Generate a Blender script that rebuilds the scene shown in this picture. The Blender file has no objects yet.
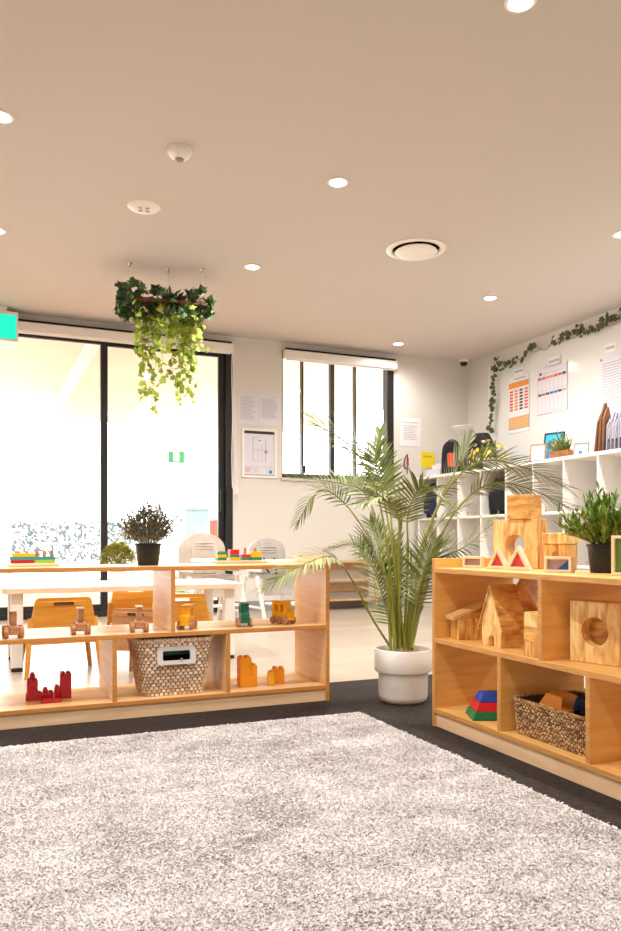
import bpy, math, random
import numpy as np
from mathutils import Vector, Matrix, Euler
from mathutils.geometry import tessellate_polygon
random.seed(7)
rng = np.random.default_rng(7)
R = math.radians
S = bpy.context.scene
COL = S.collection
U = random.uniform

# ------------------------------------------------------------------ survey of the room
# room axes: X along the back wall, Y towards it, Z up; the camera stands at the origin
CAMZ, F, CX, HY = 0.695, 765.0, 310.5, 541.0
YAW = R(23.3); SY, CY = math.sin(YAW), math.cos(YAW)
def ray(x, y):
    u, v = (x-CX)/F, (HY-y)/F
    return SY+CY*u, CY-SY*u, v
def on_y(x, y, Y):
    a, b, v = ray(x, y); d = Y/b
    return Vector((a*d, Y, CAMZ+v*d))
def on_x(x, y, X):
    a, b, v = ray(x, y); d = X/a
    return Vector((X, b*d, CAMZ+v*d))
def on_z(x, y, Z):
    a, b, v = ray(x, y); d = (Z-CAMZ)/v
    return Vector((a*d, b*d, Z))
def at(x, y, d):
    a, b, v = ray(x, y)
    return Vector((a*d, b*d, CAMZ+v*d))

# ------------------------------------------------------------------ materials
def lin(c):
    return tuple(((v/255)/12.92 if v/255 <= .04045 else ((v/255+.055)/1.055)**2.4) for v in c)+(1,)
def M(name, c1, c2=None, rough=.5, metal=0, scale=8, stretch=(1,1,1), mode='noise', detail=3, bump=0, bscale=None, spec=.5, lo=.35, hi=.65, distort=0, sheen=0, trans=0):
    m = bpy.data.materials.new(name); m.use_nodes = True
    nt = m.node_tree; N = nt.nodes; L = nt.links
    b = N['Principled BSDF']
    b.inputs['Base Color'].default_value = lin(c1)
    b.inputs['Roughness'].default_value = rough; b.inputs['Metallic'].default_value = metal
    b.inputs['Specular IOR Level'].default_value = spec
    if sheen: b.inputs['Sheen Weight'].default_value = sheen
    if trans: b.inputs['Transmission Weight'].default_value = trans
    if c2 or bump:
        tc = N.new('ShaderNodeTexCoord'); mp = N.new('ShaderNodeMapping'); mp.inputs['Scale'].default_value = stretch
        L.new(tc.outputs['Object'], mp.inputs['Vector'])
    if c2:
        rp = N.new('ShaderNodeValToRGB'); rp.color_ramp.elements[0].color = lin(c1); rp.color_ramp.elements[1].color = lin(c2)
        if mode == 'island':
            g = N.new('ShaderNodeNewGeometry'); L.new(g.outputs['Random Per Island'], rp.inputs[0])
        else:
            nz = N.new('ShaderNodeTexNoise'); nz.inputs['Scale'].default_value = scale; nz.inputs['Detail'].default_value = detail
            nz.inputs['Distortion'].default_value = distort
            L.new(mp.outputs['Vector'], nz.inputs['Vector']); L.new(nz.outputs['Fac'], rp.inputs[0])
            rp.color_ramp.elements[0].position = lo; rp.color_ramp.elements[1].position = hi
        L.new(rp.outputs[0], b.inputs['Base Color'])
    if bump:
        n2 = N.new('ShaderNodeTexNoise'); n2.inputs['Scale'].default_value = bscale or scale; n2.inputs['Detail'].default_value = 4
        L.new(mp.outputs['Vector'], n2.inputs['Vector'])
        bp = N.new('ShaderNodeBump'); bp.inputs['Strength'].default_value = bump; bp.inputs['Distance'].default_value = .01
        L.new(n2.outputs['Fac'], bp.inputs['Height']); L.new(bp.outputs[0], b.inputs['Normal'])
    return m
def emis(name, c, s):
    m = bpy.data.materials.new(name); m.use_nodes = True; nt = m.node_tree
    nt.nodes.clear(); e = nt.nodes.new('ShaderNodeEmission'); o = nt.nodes.new('ShaderNodeOutputMaterial')
    e.inputs[0].default_value = lin(c); e.inputs[1].default_value = s
    nt.links.new(e.outputs[0], o.inputs[0]); return m
def glassmat(name, tint=(255,255,255), gl=.06):
    m = bpy.data.materials.new(name); m.use_nodes = True; nt = m.node_tree
    nt.nodes.clear(); t = nt.nodes.new('ShaderNodeBsdfTransparent'); g = nt.nodes.new('ShaderNodeBsdfGlossy')
    t.inputs[0].default_value = lin(tint); g.inputs['Roughness'].default_value = .02
    x = nt.nodes.new('ShaderNodeMixShader'); x.inputs[0].default_value = gl; o = nt.nodes.new('ShaderNodeOutputMaterial')
    nt.links.new(t.outputs[0], x.inputs[1]); nt.links.new(g.outputs[0], x.inputs[2]); nt.links.new(x.outputs[0], o.inputs[0])
    return m

WALLM = M('wall paint', (222,217,211), rough=.75)
CEILM = M('ceiling paint', (204,194,187), rough=.85)
def floor_mat():
    m = M('pale vinyl planks', (214,190,160), rough=.3); nt = m.node_tree; N = nt.nodes; L = nt.links
    b = N['Principled BSDF']; tc = N.new('ShaderNodeTexCoord')
    br = N.new('ShaderNodeTexBrick'); br.inputs['Color1'].default_value = lin((192,181,167)); br.inputs['Color2'].default_value = lin((181,168,151))
    br.inputs['Mortar'].default_value = lin((168,142,112)); br.inputs['Scale'].default_value = 1
    br.inputs['Mortar Size'].default_value = .002; br.inputs['Brick Width'].default_value = 1.2; br.inputs['Row Height'].default_value = .18
    L.new(tc.outputs['Object'], br.inputs['Vector'])
    mp = N.new('ShaderNodeMapping'); mp.inputs['Scale'].default_value = (1.5,22,1); nz = N.new('ShaderNodeTexNoise'); nz.inputs['Scale'].default_value = 2; nz.inputs['Detail'].default_value = 5
    L.new(tc.outputs['Object'], mp.inputs[0]); L.new(mp.outputs[0], nz.inputs['Vector'])
    mx = N.new('ShaderNodeMixRGB'); mx.blend_type = 'MULTIPLY'; mx.inputs[0].default_value = .5
    rp = N.new('ShaderNodeValToRGB'); rp.color_ramp.elements[0].color = (.62,.57,.52,1); rp.color_ramp.elements[1].color = (1,1,1,1); rp.color_ramp.elements[0].position = .3; rp.color_ramp.elements[1].position = .7
    L.new(nz.outputs['Fac'], rp.inputs[0]); L.new(br.outputs['Color'], mx.inputs[1]); L.new(rp.outputs[0], mx.inputs[2]); L.new(mx.outputs[0], b.inputs['Base Color'])
    return m
FLOORM = floor_mat()
CARPETM = M('charcoal carpet', (28,20,18), (54,41,37), rough=.95, scale=60, bump=.6, bscale=300)
RUGM = M('rug backing', (190,183,179), rough=1)
def pile_mat():
    m = M('pale grey pile', (205,198,193), rough=.9, sheen=.2); nt = m.node_tree; N = nt.nodes; L = nt.links
    b = N['Principled BSDF']; tc = N.new('ShaderNodeTexCoord')
    nz = N.new('ShaderNodeTexNoise'); nz.inputs['Scale'].default_value = 5; nz.inputs['Detail'].default_value = 5; nz.inputs['Roughness'].default_value = .65
    mp = N.new('ShaderNodeMapping'); mp.inputs['Scale'].default_value = (1,1.6,0); L.new(tc.outputs['Object'], mp.inputs[0]); L.new(mp.outputs[0], nz.inputs['Vector'])
    g = N.new('ShaderNodeNewGeometry')
    ad = N.new('ShaderNodeMath'); ad.operation = 'MULTIPLY_ADD'; ad.inputs[1].default_value = .16
    L.new(g.outputs['Random Per Island'], ad.inputs[0]); L.new(nz.outputs['Fac'], ad.inputs[2])
    rp = N.new('ShaderNodeValToRGB'); e = rp.color_ramp.elements
    e[0].position = .40; e[0].color = lin((186,178,177)); e[1].position = .76; e[1].color = lin((234,230,230))
    L.new(ad.outputs[0], rp.inputs[0]); L.new(rp.outputs[0], b.inputs['Base Color'])
    return m
PILEM = pile_mat()
PLY = M('birch plywood', (232,190,132), (220,172,112), rough=.42, scale=3, stretch=(1.5,1.5,14), detail=4)  # shelf birch, with the paler tone of daylight put into its colour
PLYH = M('birch plywood laid flat', (232,192,138), (220,174,118), rough=.35, scale=3, stretch=(1.5,14,14), detail=4)
KICK = M('pale kickboard', (240,206,168), (230,192,150), rough=.45, scale=3, stretch=(1.5,14,14), detail=4)
PLYW = M('warm lit birch plywood', (240,186,106), (228,168,86), rough=.42, scale=3, stretch=(1.5,1.5,14), detail=4)  # the same shelf wood, its warmer lighting put into the colour
PLYWH = M('warm lit birch plywood laid flat', (240,192,118), (228,174,98), rough=.38, scale=3, stretch=(1.5,14,14), detail=4)
PLYE = M('ply edge', (190,122,52), (206,142,70), rough=.5, scale=10, stretch=(1,1,30))
PLYE2 = M('light ply edge', (186,124,58), (214,160,92), rough=.5, scale=12, stretch=(1,1,30))
BLOCK = M('mottled pine', (236,184,100), (182,108,36), rough=.5, scale=11, stretch=(1,1,4.2), detail=5, distort=.9, lo=.36, hi=.66)
BLOCKH = M('grained pine', (240,194,112), (186,118,46), rough=.5, scale=12, stretch=(7,7,.8), detail=4, distort=.6, lo=.36, hi=.66)
BLOCKL = M('pale pine', (246,212,142), (206,142,66), rough=.5, scale=14, stretch=(3.4,3.4,.9), detail=5, distort=.7, lo=.38, hi=.7)
PALEW = M('pale beech', (236,212,182), (226,198,162), rough=.5, scale=12, stretch=(1,1,5))
WHEELD = M('dark slot brown', (112,70,34), rough=.6)
NATW = M('natural toy wood', (190,134,90), (166,108,66), rough=.5, scale=20, stretch=(1,1,5))
WHEELW = M('brown wheel wood', (192,144,104), (168,118,80), rough=.5, scale=20)
CHAIRW = M('honey chair ply', (214,148,52), (200,132,42), rough=.4, scale=5, stretch=(1,1,8))
CHAIRN = M('natural chair ply', (196,146,98), (180,128,80), rough=.45, scale=6, stretch=(1,1,8))
RACKW = M('pale rack wood', (214,176,134), (200,158,114), rough=.5, scale=6, stretch=(8,1,1))
WHITE = M('white laminate', (240,236,231), rough=.35)
LOCKW = M('white locker board', (246,242,237), rough=.45)
WBOARD = M('glossy white board', (232,231,229), rough=.12)
WPOT = M('white glazed pot', (247,243,239), rough=.3)
BLACK = M('black frame', (26,24,26), rough=.4)
BLACKP = M('black plastic pot', (15,14,17), rough=.5)
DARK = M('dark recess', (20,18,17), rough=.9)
BLACKF = M('black cloth', (12,12,14), (22,21,24), rough=.9, scale=20, bump=.4)
GREYF = M('charcoal cloth', (30,29,32), (46,44,48), rough=.9, scale=15, bump=.4)
NAVYF = M('navy cloth', (28,38,66), (40,52,84), rough=.9, scale=15, bump=.4)
REDF = M('orange red tag', (226,72,36), rough=.6)
SKIRT = M('grey skirting', (150,146,146), rough=.5)
CREAMW = M('white plastic', (240,234,228), rough=.4)
GREYP = M('grey plastic', (150,146,146), rough=.4)
CHROME = M('brushed metal', (200,198,196), rough=.25, metal=1)
WIRE = M('clear wire', (226,220,212), rough=.3)
BEIGEF = M('beige seat padding', (206,192,180), (192,177,165), rough=.8, scale=14, bump=.3)
GREYSEAT = M('grey seat padding', (188,180,176), (172,164,160), rough=.8, scale=14, bump=.3)
RED = M('red plastic', (206,22,34), rough=.35)
DRED = M('deep red brick', (178,8,24), rough=.4)
YEL = M('yellow toy paint', (246,178,20), rough=.4)
AMB = M('amber brick', (250,160,8), rough=.4)
TEAL = M('teal toy paint', (44,140,140), rough=.4)
LIME = M('lime toy paint', (150,190,60), rough=.4)
GREEN = M('green toy paint', (46,130,96), rough=.4)
DGREEN = M('dark green toy paint', (12,98,70), rough=.4)
PGREEN = M('pyramid green', (20,110,60), rough=.45)
PBLUE = M('pyramid blue', (20,66,170), rough=.45)
NAVY = M('navy scarf', (18,30,72), rough=.8)
SOIL = M('potting soil', (96,78,66), (130,108,94), rough=1, scale=40, bump=.8)
PALM = M('palm leaf', (92,106,44), (164,170,108), mode='island', rough=.45)
PALMS = M('palm stem', (128,132,40), (150,150,62), rough=.45, scale=20, stretch=(1,1,.2))
IVYD = M('dark ivy leaf', (38,66,30), (66,96,42), mode='island', rough=.5)
IVYL = M('lime ivy leaf', (120,146,34), (178,190,66), mode='island', rough=.5)
IVYG = M('garland leaf', (58,68,36), (88,94,56), mode='island', rough=.5)
TWIG = M('brown twig', (98,62,44), (120,80,58), rough=.8, scale=20)
HERB = M('dark herb leaf', (62,70,48), (124,122,98), mode='island', rough=.6)
BOXL = M('yellow green leaf', (112,112,30), (176,170,66), mode='island', rough=.6)
GRASS = M('bright grass leaf', (58,98,26), (134,160,60), mode='island', rough=.5)
ORN = M('fern leaf', (96,128,48), (160,174,96), mode='island', rough=.5)
FLY = M('yellow petals', (244,190,30), (250,214,90), mode='island', rough=.6)
FLW = M('cream petals', (244,234,206), (250,242,226), mode='island', rough=.6)
PAPER = M('white paper', (238,236,238), rough=.6)
PAPERL = M('lilac paper', (222,220,230), rough=.4)
INK = M('grey ink', (186,182,188), rough=.7)
INKD = M('dark ink', (84,78,84), rough=.7)
ORNG = M('orange print', (238,146,66), rough=.6)
ORNL = M('pale orange print', (246,196,136), rough=.6)
PINKP = M('pink print', (214,92,96), rough=.6)
BLUEP = M('blue print', (52,120,190), rough=.6)
CYANP = M('cyan print', (24,176,214), rough=.5)
YPAP = M('yellow paper', (246,216,30), rough=.6)
BROWNF = M('brown card', (150,104,72), (122,80,54), rough=.8, scale=10, stretch=(1,1,.3))
LILACF = M('grey lilac card', (176,172,186), (150,146,164), rough=.8, scale=10, stretch=(1,1,.3))
BLUEF = M('blue card', (24,84,200), rough=.6)
EXITG = emis('green exit sign face', (40,220,180), .9)
LAMP = emis('lamp lens', (255,240,216), 40)
ACR_R = M('red acrylic', (236,86,70), rough=.1, trans=.45)
ACR_B = M('blue acrylic', (24,96,170), rough=.1, trans=.35)
ACR_Y = M('yellow acrylic', (240,190,60), rough=.1, trans=.4)
ACR_G = M('green acrylic', (110,160,60), rough=.1, trans=.4)
ACR_L = M('lilac acrylic', (196,176,190), rough=.1, trans=.6)
GLASS = glassmat('window glass')
WICK = M('brown cream wicker', (196,156,120), (250,234,208), mode='island', rough=.7)
WICKB = M('wicker ground', (150,112,84), rough=.9)
SEAG = M('seagrass', (110,66,34), (232,190,134), mode='island', rough=.8)
SEAGB = M('seagrass ground', (96,62,40), rough=.9)
RIMG = M('pale grey handle', (206,200,196), rough=.5)
SOFFIT = M('patio soffit', (222,206,190), rough=.8)
DECK = M('patio paving', (222,196,174), (208,182,160), rough=.8, scale=3)
LAWN = M('lawn green', (150,180,90), (170,196,110), rough=.9, scale=8)
OUTW = M('outdoor white', (240,240,238), rough=.7)
PRIV = M('leaf print panel', (238,241,243), (84,116,144), rough=.6, scale=21, detail=1, lo=.5, hi=.56, mode='noise')
BRICKO = M('salmon brick', (220,120,100), (200,104,86), rough=.8, scale=6)
BINB = M('pale blue plastic', (150,194,208), (176,210,220), rough=.5, scale=4)
EXITO = M('outdoor green sign', (40,160,110), rough=.5)

# ------------------------------------------------------------------ mesh helpers
class MB:
    def __init__(s): s.v = []; s.f = []; s.m = []
    def add(s, vs, fs, m=0, mat=None):
        o = len(s.v)
        s.v += [tuple(mat @ Vector(v)) if mat else tuple(v) for v in vs]
        s.f += [tuple(i+o for i in f) for f in fs]
        s.m += (m if isinstance(m, list) else [m]*len(fs)); return s
    def box(s, x0, y0, z0, x1, y1, z1, m=0, mat=None, front=None):
        vs = [(x0,y0,z0),(x1,y0,z0),(x1,y1,z0),(x0,y1,z0),(x0,y0,z1),(x1,y0,z1),(x1,y1,z1),(x0,y1,z1)]
        fs = [(0,3,2,1),(4,5,6,7),(0,1,5,4),(1,2,6,5),(2,3,7,6),(3,0,4,7)]
        mm = [m]*6
        if front is not None: mm[2] = front; mm[4] = front
        return s.add(vs, fs, mm, mat)
    def cbox(s, c, d, m=0, rz=0, rx=0, ry=0):
        mt = Matrix.Translation(c) @ Euler((rx,ry,rz)).to_matrix().to_4x4()
        return s.box(-d[0]/2,-d[1]/2,-d[2]/2,d[0]/2,d[1]/2,d[2]/2,m,mt)
    def taper(s, c, b, t, h, m=0, mat=None):   # frustum with rectangular ends, base centre c
        x,y,z = c
        vs = [(x-b[0]/2,y-b[1]/2,z),(x+b[0]/2,y-b[1]/2,z),(x+b[0]/2,y+b[1]/2,z),(x-b[0]/2,y+b[1]/2,z),
              (x-t[0]/2,y-t[1]/2,z+h),(x+t[0]/2,y-t[1]/2,z+h),(x+t[0]/2,y+t[1]/2,z+h),(x-t[0]/2,y+t[1]/2,z+h)]
        return s.add(vs, [(0,3,2,1),(4,5,6,7),(0,1,5,4),(1,2,6,5),(2,3,7,6),(3,0,4,7)], m, mat)
    def tube(s, pts, r, n=8, m=0, cap=True):
        pts = [Vector(p) for p in pts]; k = len(pts)
        rs = r if isinstance(r, (list,tuple)) else [r]*k
        vs = []; up = None
        for i,p in enumerate(pts):
            t = (pts[min(i+1,k-1)]-pts[max(i-1,0)])
            t = t.normalized() if t.length > 1e-9 else Vector((0,0,1))
            if up is None: up = Vector((0,0,1)) if abs(t.z) < .9 else Vector((1,0,0))
            a = t.cross(up)
            if a.length < 1e-6: a = t.orthogonal()
            a.normalize(); b = a.cross(t).normalized(); up = b
            for j in range(n):
                w = 2*math.pi*j/n; vs.append(p+(a*math.cos(w)+b*math.sin(w))*rs[i])
        fs = [(i*n+j, i*n+(j+1)%n, (i+1)*n+(j+1)%n, (i+1)*n+j) for i in range(k-1) for j in range(n)]
        if cap: fs += [tuple(range(n-1,-1,-1)), tuple(range((k-1)*n,k*n))]
        return s.add(vs, fs, m)
    def lathe(s, prof, n=32, c=(0,0,0), m=0):
        vs = [(c[0]+r*math.cos(2*math.pi*j/n), c[1]+r*math.sin(2*math.pi*j/n), c[2]+z) for r,z in prof for j in range(n)]
        k = len(prof)
        fs = [(i*n+j, i*n+(j+1)%n, (i+1)*n+(j+1)%n, (i+1)*n+j) for i in range(k-1) for j in range(n)]
        if prof[0][0] > 1e-6: fs.append(tuple(range(n-1,-1,-1)))
        if prof[-1][0] > 1e-6: fs.append(tuple(range((k-1)*n,k*n)))
        return s.add(vs, fs, m)
    def prism(s, loops, d0, d1, axis='y', m=0, side=None, mat=None):
        # loops[0] the outline, the rest holes; (a,b) -> (a,d,b) for axis y, (d,a,b) for x, (a,b,d) for z
        P = (lambda a,b,d: (a,d,b)) if axis == 'y' else ((lambda a,b,d: (d,a,b)) if axis == 'x' else (lambda a,b,d: (a,b,d)))
        tri = tessellate_polygon([[Vector((a,b,0)) for a,b in lp] for lp in loops])
        flat = [p for lp in loops for p in lp]; n = len(flat)
        vs = [P(a,b,d0) for a,b in flat]+[P(a,b,d1) for a,b in flat]
        fs = [tuple(t) for t in tri]+[tuple(i+n for i in reversed(t)) for t in tri]
        mm = [m]*len(fs); o = 0
        for lp in loops:
            k = len(lp)
            for i in range(k):
                j = (i+1) % k; fs.append((o+i, o+j, o+j+n, o+i+n)); mm.append(m if side is None else side)
            o += k
        return s.add(vs, fs, mm, mat)
    def build(s, name, mats, parent=None, loc=None, rz=0, smooth=False, bevel=0, seg=2):
        me = bpy.data.meshes.new(name); me.from_pydata(s.v, [], s.f)
        for k in (mats if isinstance(mats,(list,tuple)) else [mats]): me.materials.append(k)
        me.polygons.foreach_set('material_index', s.m)
        me.validate(); 
        import bmesh
        bm = bmesh.new(); bm.from_mesh(me); bmesh.ops.recalc_face_normals(bm, faces=bm.faces); bm.to_mesh(me); bm.free()
        o = bpy.data.objects.new(name, me); COL.objects.link(o)
        if smooth:
            me.polygons.foreach_set('use_smooth', [True]*len(me.polygons))
            try: me.set_sharp_from_angle(angle=R(40))
            except Exception: pass
        if bevel:
            b = o.modifiers.new('edge', 'BEVEL'); b.width = bevel; b.segments = seg; b.limit_method = 'ANGLE'; b.angle_limit = R(40)
        if parent: o.parent = parent
        if loc is not None: o.location = loc
        if rz: o.rotation_euler = (0,0,rz)
        return o
def tag(o, label, cat, group=None):
    o['label'] = label; o['category'] = cat
    if group: o['group'] = group
    return o
def thing(name, label, cat, loc=(0,0,0), rz=0, group=None):
    o = bpy.data.objects.new(name, None); COL.objects.link(o); o.location = loc; o.rotation_euler = (0,0,rz)
    o.empty_display_size = .05
    return tag(o, label, cat, group)
def struct(o): o['kind'] = 'structure'; return o
def sroot(name, loc=(0,0,0)):
    o = bpy.data.objects.new(name, None); COL.objects.link(o); o.location = loc; return struct(o)
def kids(o): return [c for c in COL.objects if c.parent == o]
def copy_tree(o, parent=None):
    c = o.copy(); COL.objects.link(c)
    if parent: c.parent = parent
    for ch in kids(o): copy_tree(ch, c)
    return c
def circ(cx, cy, rx, ry=None, n=24, a0=0, a1=360):
    ry = ry or rx
    k = n if abs(a1-a0) == 360 else n+1
    return [(cx+rx*math.cos(R(a0+(a1-a0)*i/n)), cy+ry*math.sin(R(a0+(a1-a0)*i/n))) for i in range(k)]
def rrect(x0, y0, x1, y1, r, n=5):
    p = []
    for cx,cy,a in ((x1-r,y0+r,-90),(x1-r,y1-r,0),(x0+r,y1-r,90),(x0+r,y0+r,180)):
        p += [(cx+r*math.cos(R(a+90*i/n)), cy+r*math.sin(R(a+90*i/n))) for i in range(n+1)]
    return p

# ------------------------------------------------------------------ the room shell
H, YB, XR, XL, YF = 2.7, 7.2, 5.03, -2.6, -1.6
struct(MB().box(XL-.15,YF-.15,-.1,XR+.15,YB+.12,0).build('floor', FLOORM))
struct(MB().box(XL-.15,YF-.15,H,XR+.15,YB+.12,H+.12).build('ceiling', CEILM))
struct(MB().box(XL,YF,0,2.6,3.40,.003).build('carpet_floor', CARPETM))
DX0, DX1, OZ = -2.2, 2.272, 2.62
WX0, WX1, WZ = 2.787, 4.077, 1.335
w = MB()
w.box(XL,YB,0,DX0,YB+.12,H); w.box(DX0,YB,OZ,DX1,YB+.12,H); w.box(DX1,YB,0,WX0,YB+.12,H)
w.box(WX0,YB,0,WX1,YB+.12,WZ); w.box(WX0,YB,OZ,WX1,YB+.12,H); w.box(WX1,YB,0,XR+.12,YB+.12,H)
struct(w.build('wall_back', WALLM))
struct(MB().box(XR,YF,0,XR+.12,YB,H).build('wall_right', WALLM))
struct(MB().box(XL-.12,YF,0,XL,YB,H).build('wall_left', WALLM))
w = MB()
w.box(XL,YF-.12,0,XR,YF,H)
struct(w.build('wall_front', WALLM))
struct(MB().box(DX1+.01,YB-.014,0,XR,YB,.1).build('baseboard_back', SKIRT, bevel=.003))

# sliding door
d = sroot('door_1', (0,YB+.05,0))
f = MB()
f.box(DX0,-.05,0,DX1,.06,.05); f.box(DX0,-.05,2.56,DX1,.06,OZ); f.box(DX1-.07,-.05,.05,DX1,.06,2.56); f.box(DX0,-.05,.05,DX0+.06,.06,2.56)
f.build('door_frame', BLACK, d, bevel=.004)
for a,b,off in ((DX0+.06,-.60,.02),(-.66,1.073,-.02),(1.01,DX1-.07,.02)):
    p = MB(); t = .063
    p.box(a,off-.018,.05,a+t,off+.018,2.56); p.box(b-t,off-.018,.05,b,off+.018,2.56); p.box(a+t,off-.018,.05,b-t,off+.018,.115); p.box(a+t,off-.018,2.5,b-t,off+.018,2.56)
    s_ = p.build('sliding_sash', BLACK, d, bevel=.003)
    MB().box(a+t,off-.004,.115,b-t,off+.004,2.5).build('glass_pane', GLASS, s_)
MB().box(DX1-.12,-.028,.98,DX1-.095,-.002,1.2).build('pull_handle', BLACK, d, bevel=.004)
# window
d = sroot('window_1', (0,YB+.05,0))
f = MB()
f.box(WX0,-.05,WZ,WX1,.05,WZ+.045); f.box(WX0,-.05,OZ-.05,WX1,.05,OZ); f.box(WX1-.08,-.05,WZ+.045,WX1,.05,OZ-.05); f.box(WX0,-.05,WZ+.045,WX0+.012,.05,OZ-.05)
f.build('window_frame', BLACK, d, bevel=.004)
for x,wd in ((303.5,.022),(333.5,.046),(356.5,.02)):
    X = on_y(x,420,YB).x
    MB().box(X-wd/2,-.03,WZ+.045,X+wd/2,.03,OZ-.05).build('mullion', BLACK, d, bevel=.003)
MB().box(WX0+.012,-.004,WZ+.045,WX1-.08,.004,OZ-.05).build('glass_pane', GLASS, d)
X = on_y(303.5,470,YB).x
MB().box(X-.02,-.07,WZ+.05,X+.02,-.03,WZ+.13).build('window_latch', BLACK, d, bevel=.005)
struct(MB().box(WX0-.01,YB-.02,WZ-.03,WX1+.01,YB+.02,WZ).build('trim_1', WALLM, bevel=.003))

def blind(x0, x1, label):
    t = thing('roller_blind', label, 'blind', (0,YB-.012,0))
    MB().box(x0,-.075,2.525,x1,-.005,2.612).build('cassette', CREAMW, t, bevel=.01)
    MB().box(x0+.02,-.06,2.614,x1-.02,-.002,2.632).build('mounting_rail', DARK, t)
    MB().tube([(x0+.03,-.04,2.524),(x1-.03,-.04,2.524)], .012, 10).build('bottom_bar', CREAMW, t)
    return t
t = blind(-2.15, DX1-.015, 'long rolled up white blind above the glass sliding door')
c = []
for k in range(21):
    z = 2.53-(2.53-1.22)*k/20; c.append((DX1-.035-.012*math.sin(k*.5)*(.3), -.075, z))
c += [(DX1-.02,-.075,1.19),(DX1+.008,-.075,1.2)]+[(DX1+.006-.03*k/10,-.075,1.2+1.33*k/10) for k in range(1,11)]
MB().tube(c, .0045, 6).build('pull_chain', CREAMW, t)
MB().box(DX1-.005,-.085,1.15,DX1+.025,-.06,1.22).build('chain_tensioner', CREAMW, t, bevel=.003)
blind(WX0, WX1, 'short rolled up white blind above the wall window')

# ------------------------------------------------------------------ outdoors
struct(MB().box(-14,YB+.12,-.12,14,15.0,-.02).build('patio_floor', DECK))
struct(MB().box(-14,15.0,-.12,16,26,-.02).build('ground', OUTW))
struct(MB().box(2.2,10.5,-.02,6.5,14.6,0).build('lawn', LAWN))
struct(MB().box(-8,YB+.12,2.9,6.2,14.4,3.05).build('patio_roof', SOFFIT))
struct(MB().box(1.07,YB+.125,2.6,2.05,12.6,2.9).build('patio_beam', SOFFIT))
def spot(x, y, d): return at(x, y, d)
t = thing('privacy_fence', 'low patio fence panel printed with blue grey leaves', 'fence', (0,14.8,0))
a = on_y(10,540,14.8); b = on_y(160,540,14.8)
MB().box(a.x,-.03,.3,b.x,.03,1.06).build('printed_panel', PRIV, t)
for k in range(4):
    X = a.x+(b.x-a.x)*k/3
    MB().box(X-.03,.03,-.02,X+.03,.09,2.1).build('post', OUTW, t)
p = at(182,500,13.5)
struct(MB().box(p.x-.1,p.y-.1,-.02,p.x+.1,p.y+.1,2.9).build('pillar_1', OUTW))
t = thing('outdoor_exit_sign', 'small green sign hanging outside beside white pillar', 'sign', at(176,457,12.5))
MB().box(-.13,-.02,-.09,.13,.02,.09).build('sign_face', EXITO, t)
MB().box(-.05,-.024,-.07,.05,-.02,.07).build('white_symbol', OUTW, t)
MB().tube([(0,0,.09),(0,0,2.9-t.location.z)], .008).build('hanger_rod', OUTW, t)
p = at(194,600,10.8)
t = thing('storage_cabinet', 'pale blue cabinet standing outside behind glass door', 'cabinet', (p.x,p.y,-.02))
MB().box(-.17,-.2,0,.17,.2,1.14).build('body', BINB, t, bevel=.02)
MB().box(-.18,-.21,1.14,.18,.21,1.18).build('lid', BINB, t, bevel=.01)
p = at(216.5,600,11)
t = struct(MB().box(p.x-.06,p.y-.1,-.02,p.x+.2,p.y+.16,1.0).build('pillar_2', BRICKO))

# ------------------------------------------------------------------ ceiling fittings
def downlight(x, y, label, power):
    t = thing('downlight', label, 'light', (x,y,H), 0, 'recessed ceiling downlights')
    MB().lathe([(.045,0),(.058,0),(.06,-.003),(.056,-.007),(.046,-.008),(.044,-.003),(.045,0)], 28).build('trim_ring', CREAMW, t, smooth=True)
    MB().lathe([(.0,-.003),(.043,-.003),(.043,-.001)], 28).build('lens', LAMP, t)
    l = bpy.data.lights.new('downlight_beam', 'SPOT'); l.energy = power; l.spot_size = R(166); l.spot_blend = .75; l.shadow_soft_size = .045; l.color = LAMPCOL
    o = bpy.data.objects.new('downlight_beam', l); COL.objects.link(o); o.parent = t; o.location = (0,0,-.02)
LAMPCOL = (1,.965,.91)
PW = 67
for x,y,lb in ((1.83,3.86,'brightest glowing downlight in ceiling midway between smoke detector and round vent'),
               (1.82,5.30,'glowing downlight in ceiling just beside the hanging ivy'),
               (3.85,5.20,'glowing downlight in ceiling beyond the round air vent'),
               (3.89,6.78,'small farthest downlight in ceiling in front of the window'),
               (.085,3.89,'bright downlight cut by the edge of the photo level with smoke detector'),
               (.09,5.33,'dim downlight sliver on photo edge above the exit sign'),
               (1.84,2.30,'downlight cut by the top edge of the photo'),
               (3.84,3.78,'downlight cut by photo edge above the ivy garland'),
               (.085,2.30,'added unseen downlight overhead in front of the low open shelf'),  # from here down: unseen lamps continuing the grid, added to light the room
               (.085,.80,'added unseen downlight overhead near the camera above the rug'),
               (1.84,.80,'added unseen downlight overhead above the rug corner'),
               (3.84,2.30,'added unseen downlight overhead beyond the block shelf'),
               (3.84,.80,'added unseen downlight overhead behind the block shelf'),
               (-1.6,2.3,'added unseen downlight overhead out past the shelf end'),
               (-1.6,5.3,'added unseen downlight overhead near the glass door far end')):
    downlight(x, y, lb, PW*(.45 if y > 6 else 1))
p = on_z(179.5,149,H)
t = thing('smoke_detector', 'round white smoke detector with dark sensor on ceiling', 'smoke detector', p)
MB().lathe([(.0,-.052),(.03,-.052),(.036,-.046),(.05,-.04),(.062,-.018),(.062,0)], 28).build('housing', CREAMW, t, smooth=True)
MB().lathe([(.0,-.062),(.016,-.062),(.022,-.056),(.022,-.05)], 20).build('sensor', GREYP, t, smooth=True)
p = on_z(144,207,H)
t = thing('ceiling_speaker', 'flat white round fitting on ceiling between smoke detector and hanging ivy', 'ceiling fitting', p)
MB().lathe([(.0,-.014),(.05,-.014),(.085,-.010),(.098,0)], 32).build('cover', CREAMW, t, smooth=True)
m_ = MB()
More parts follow.
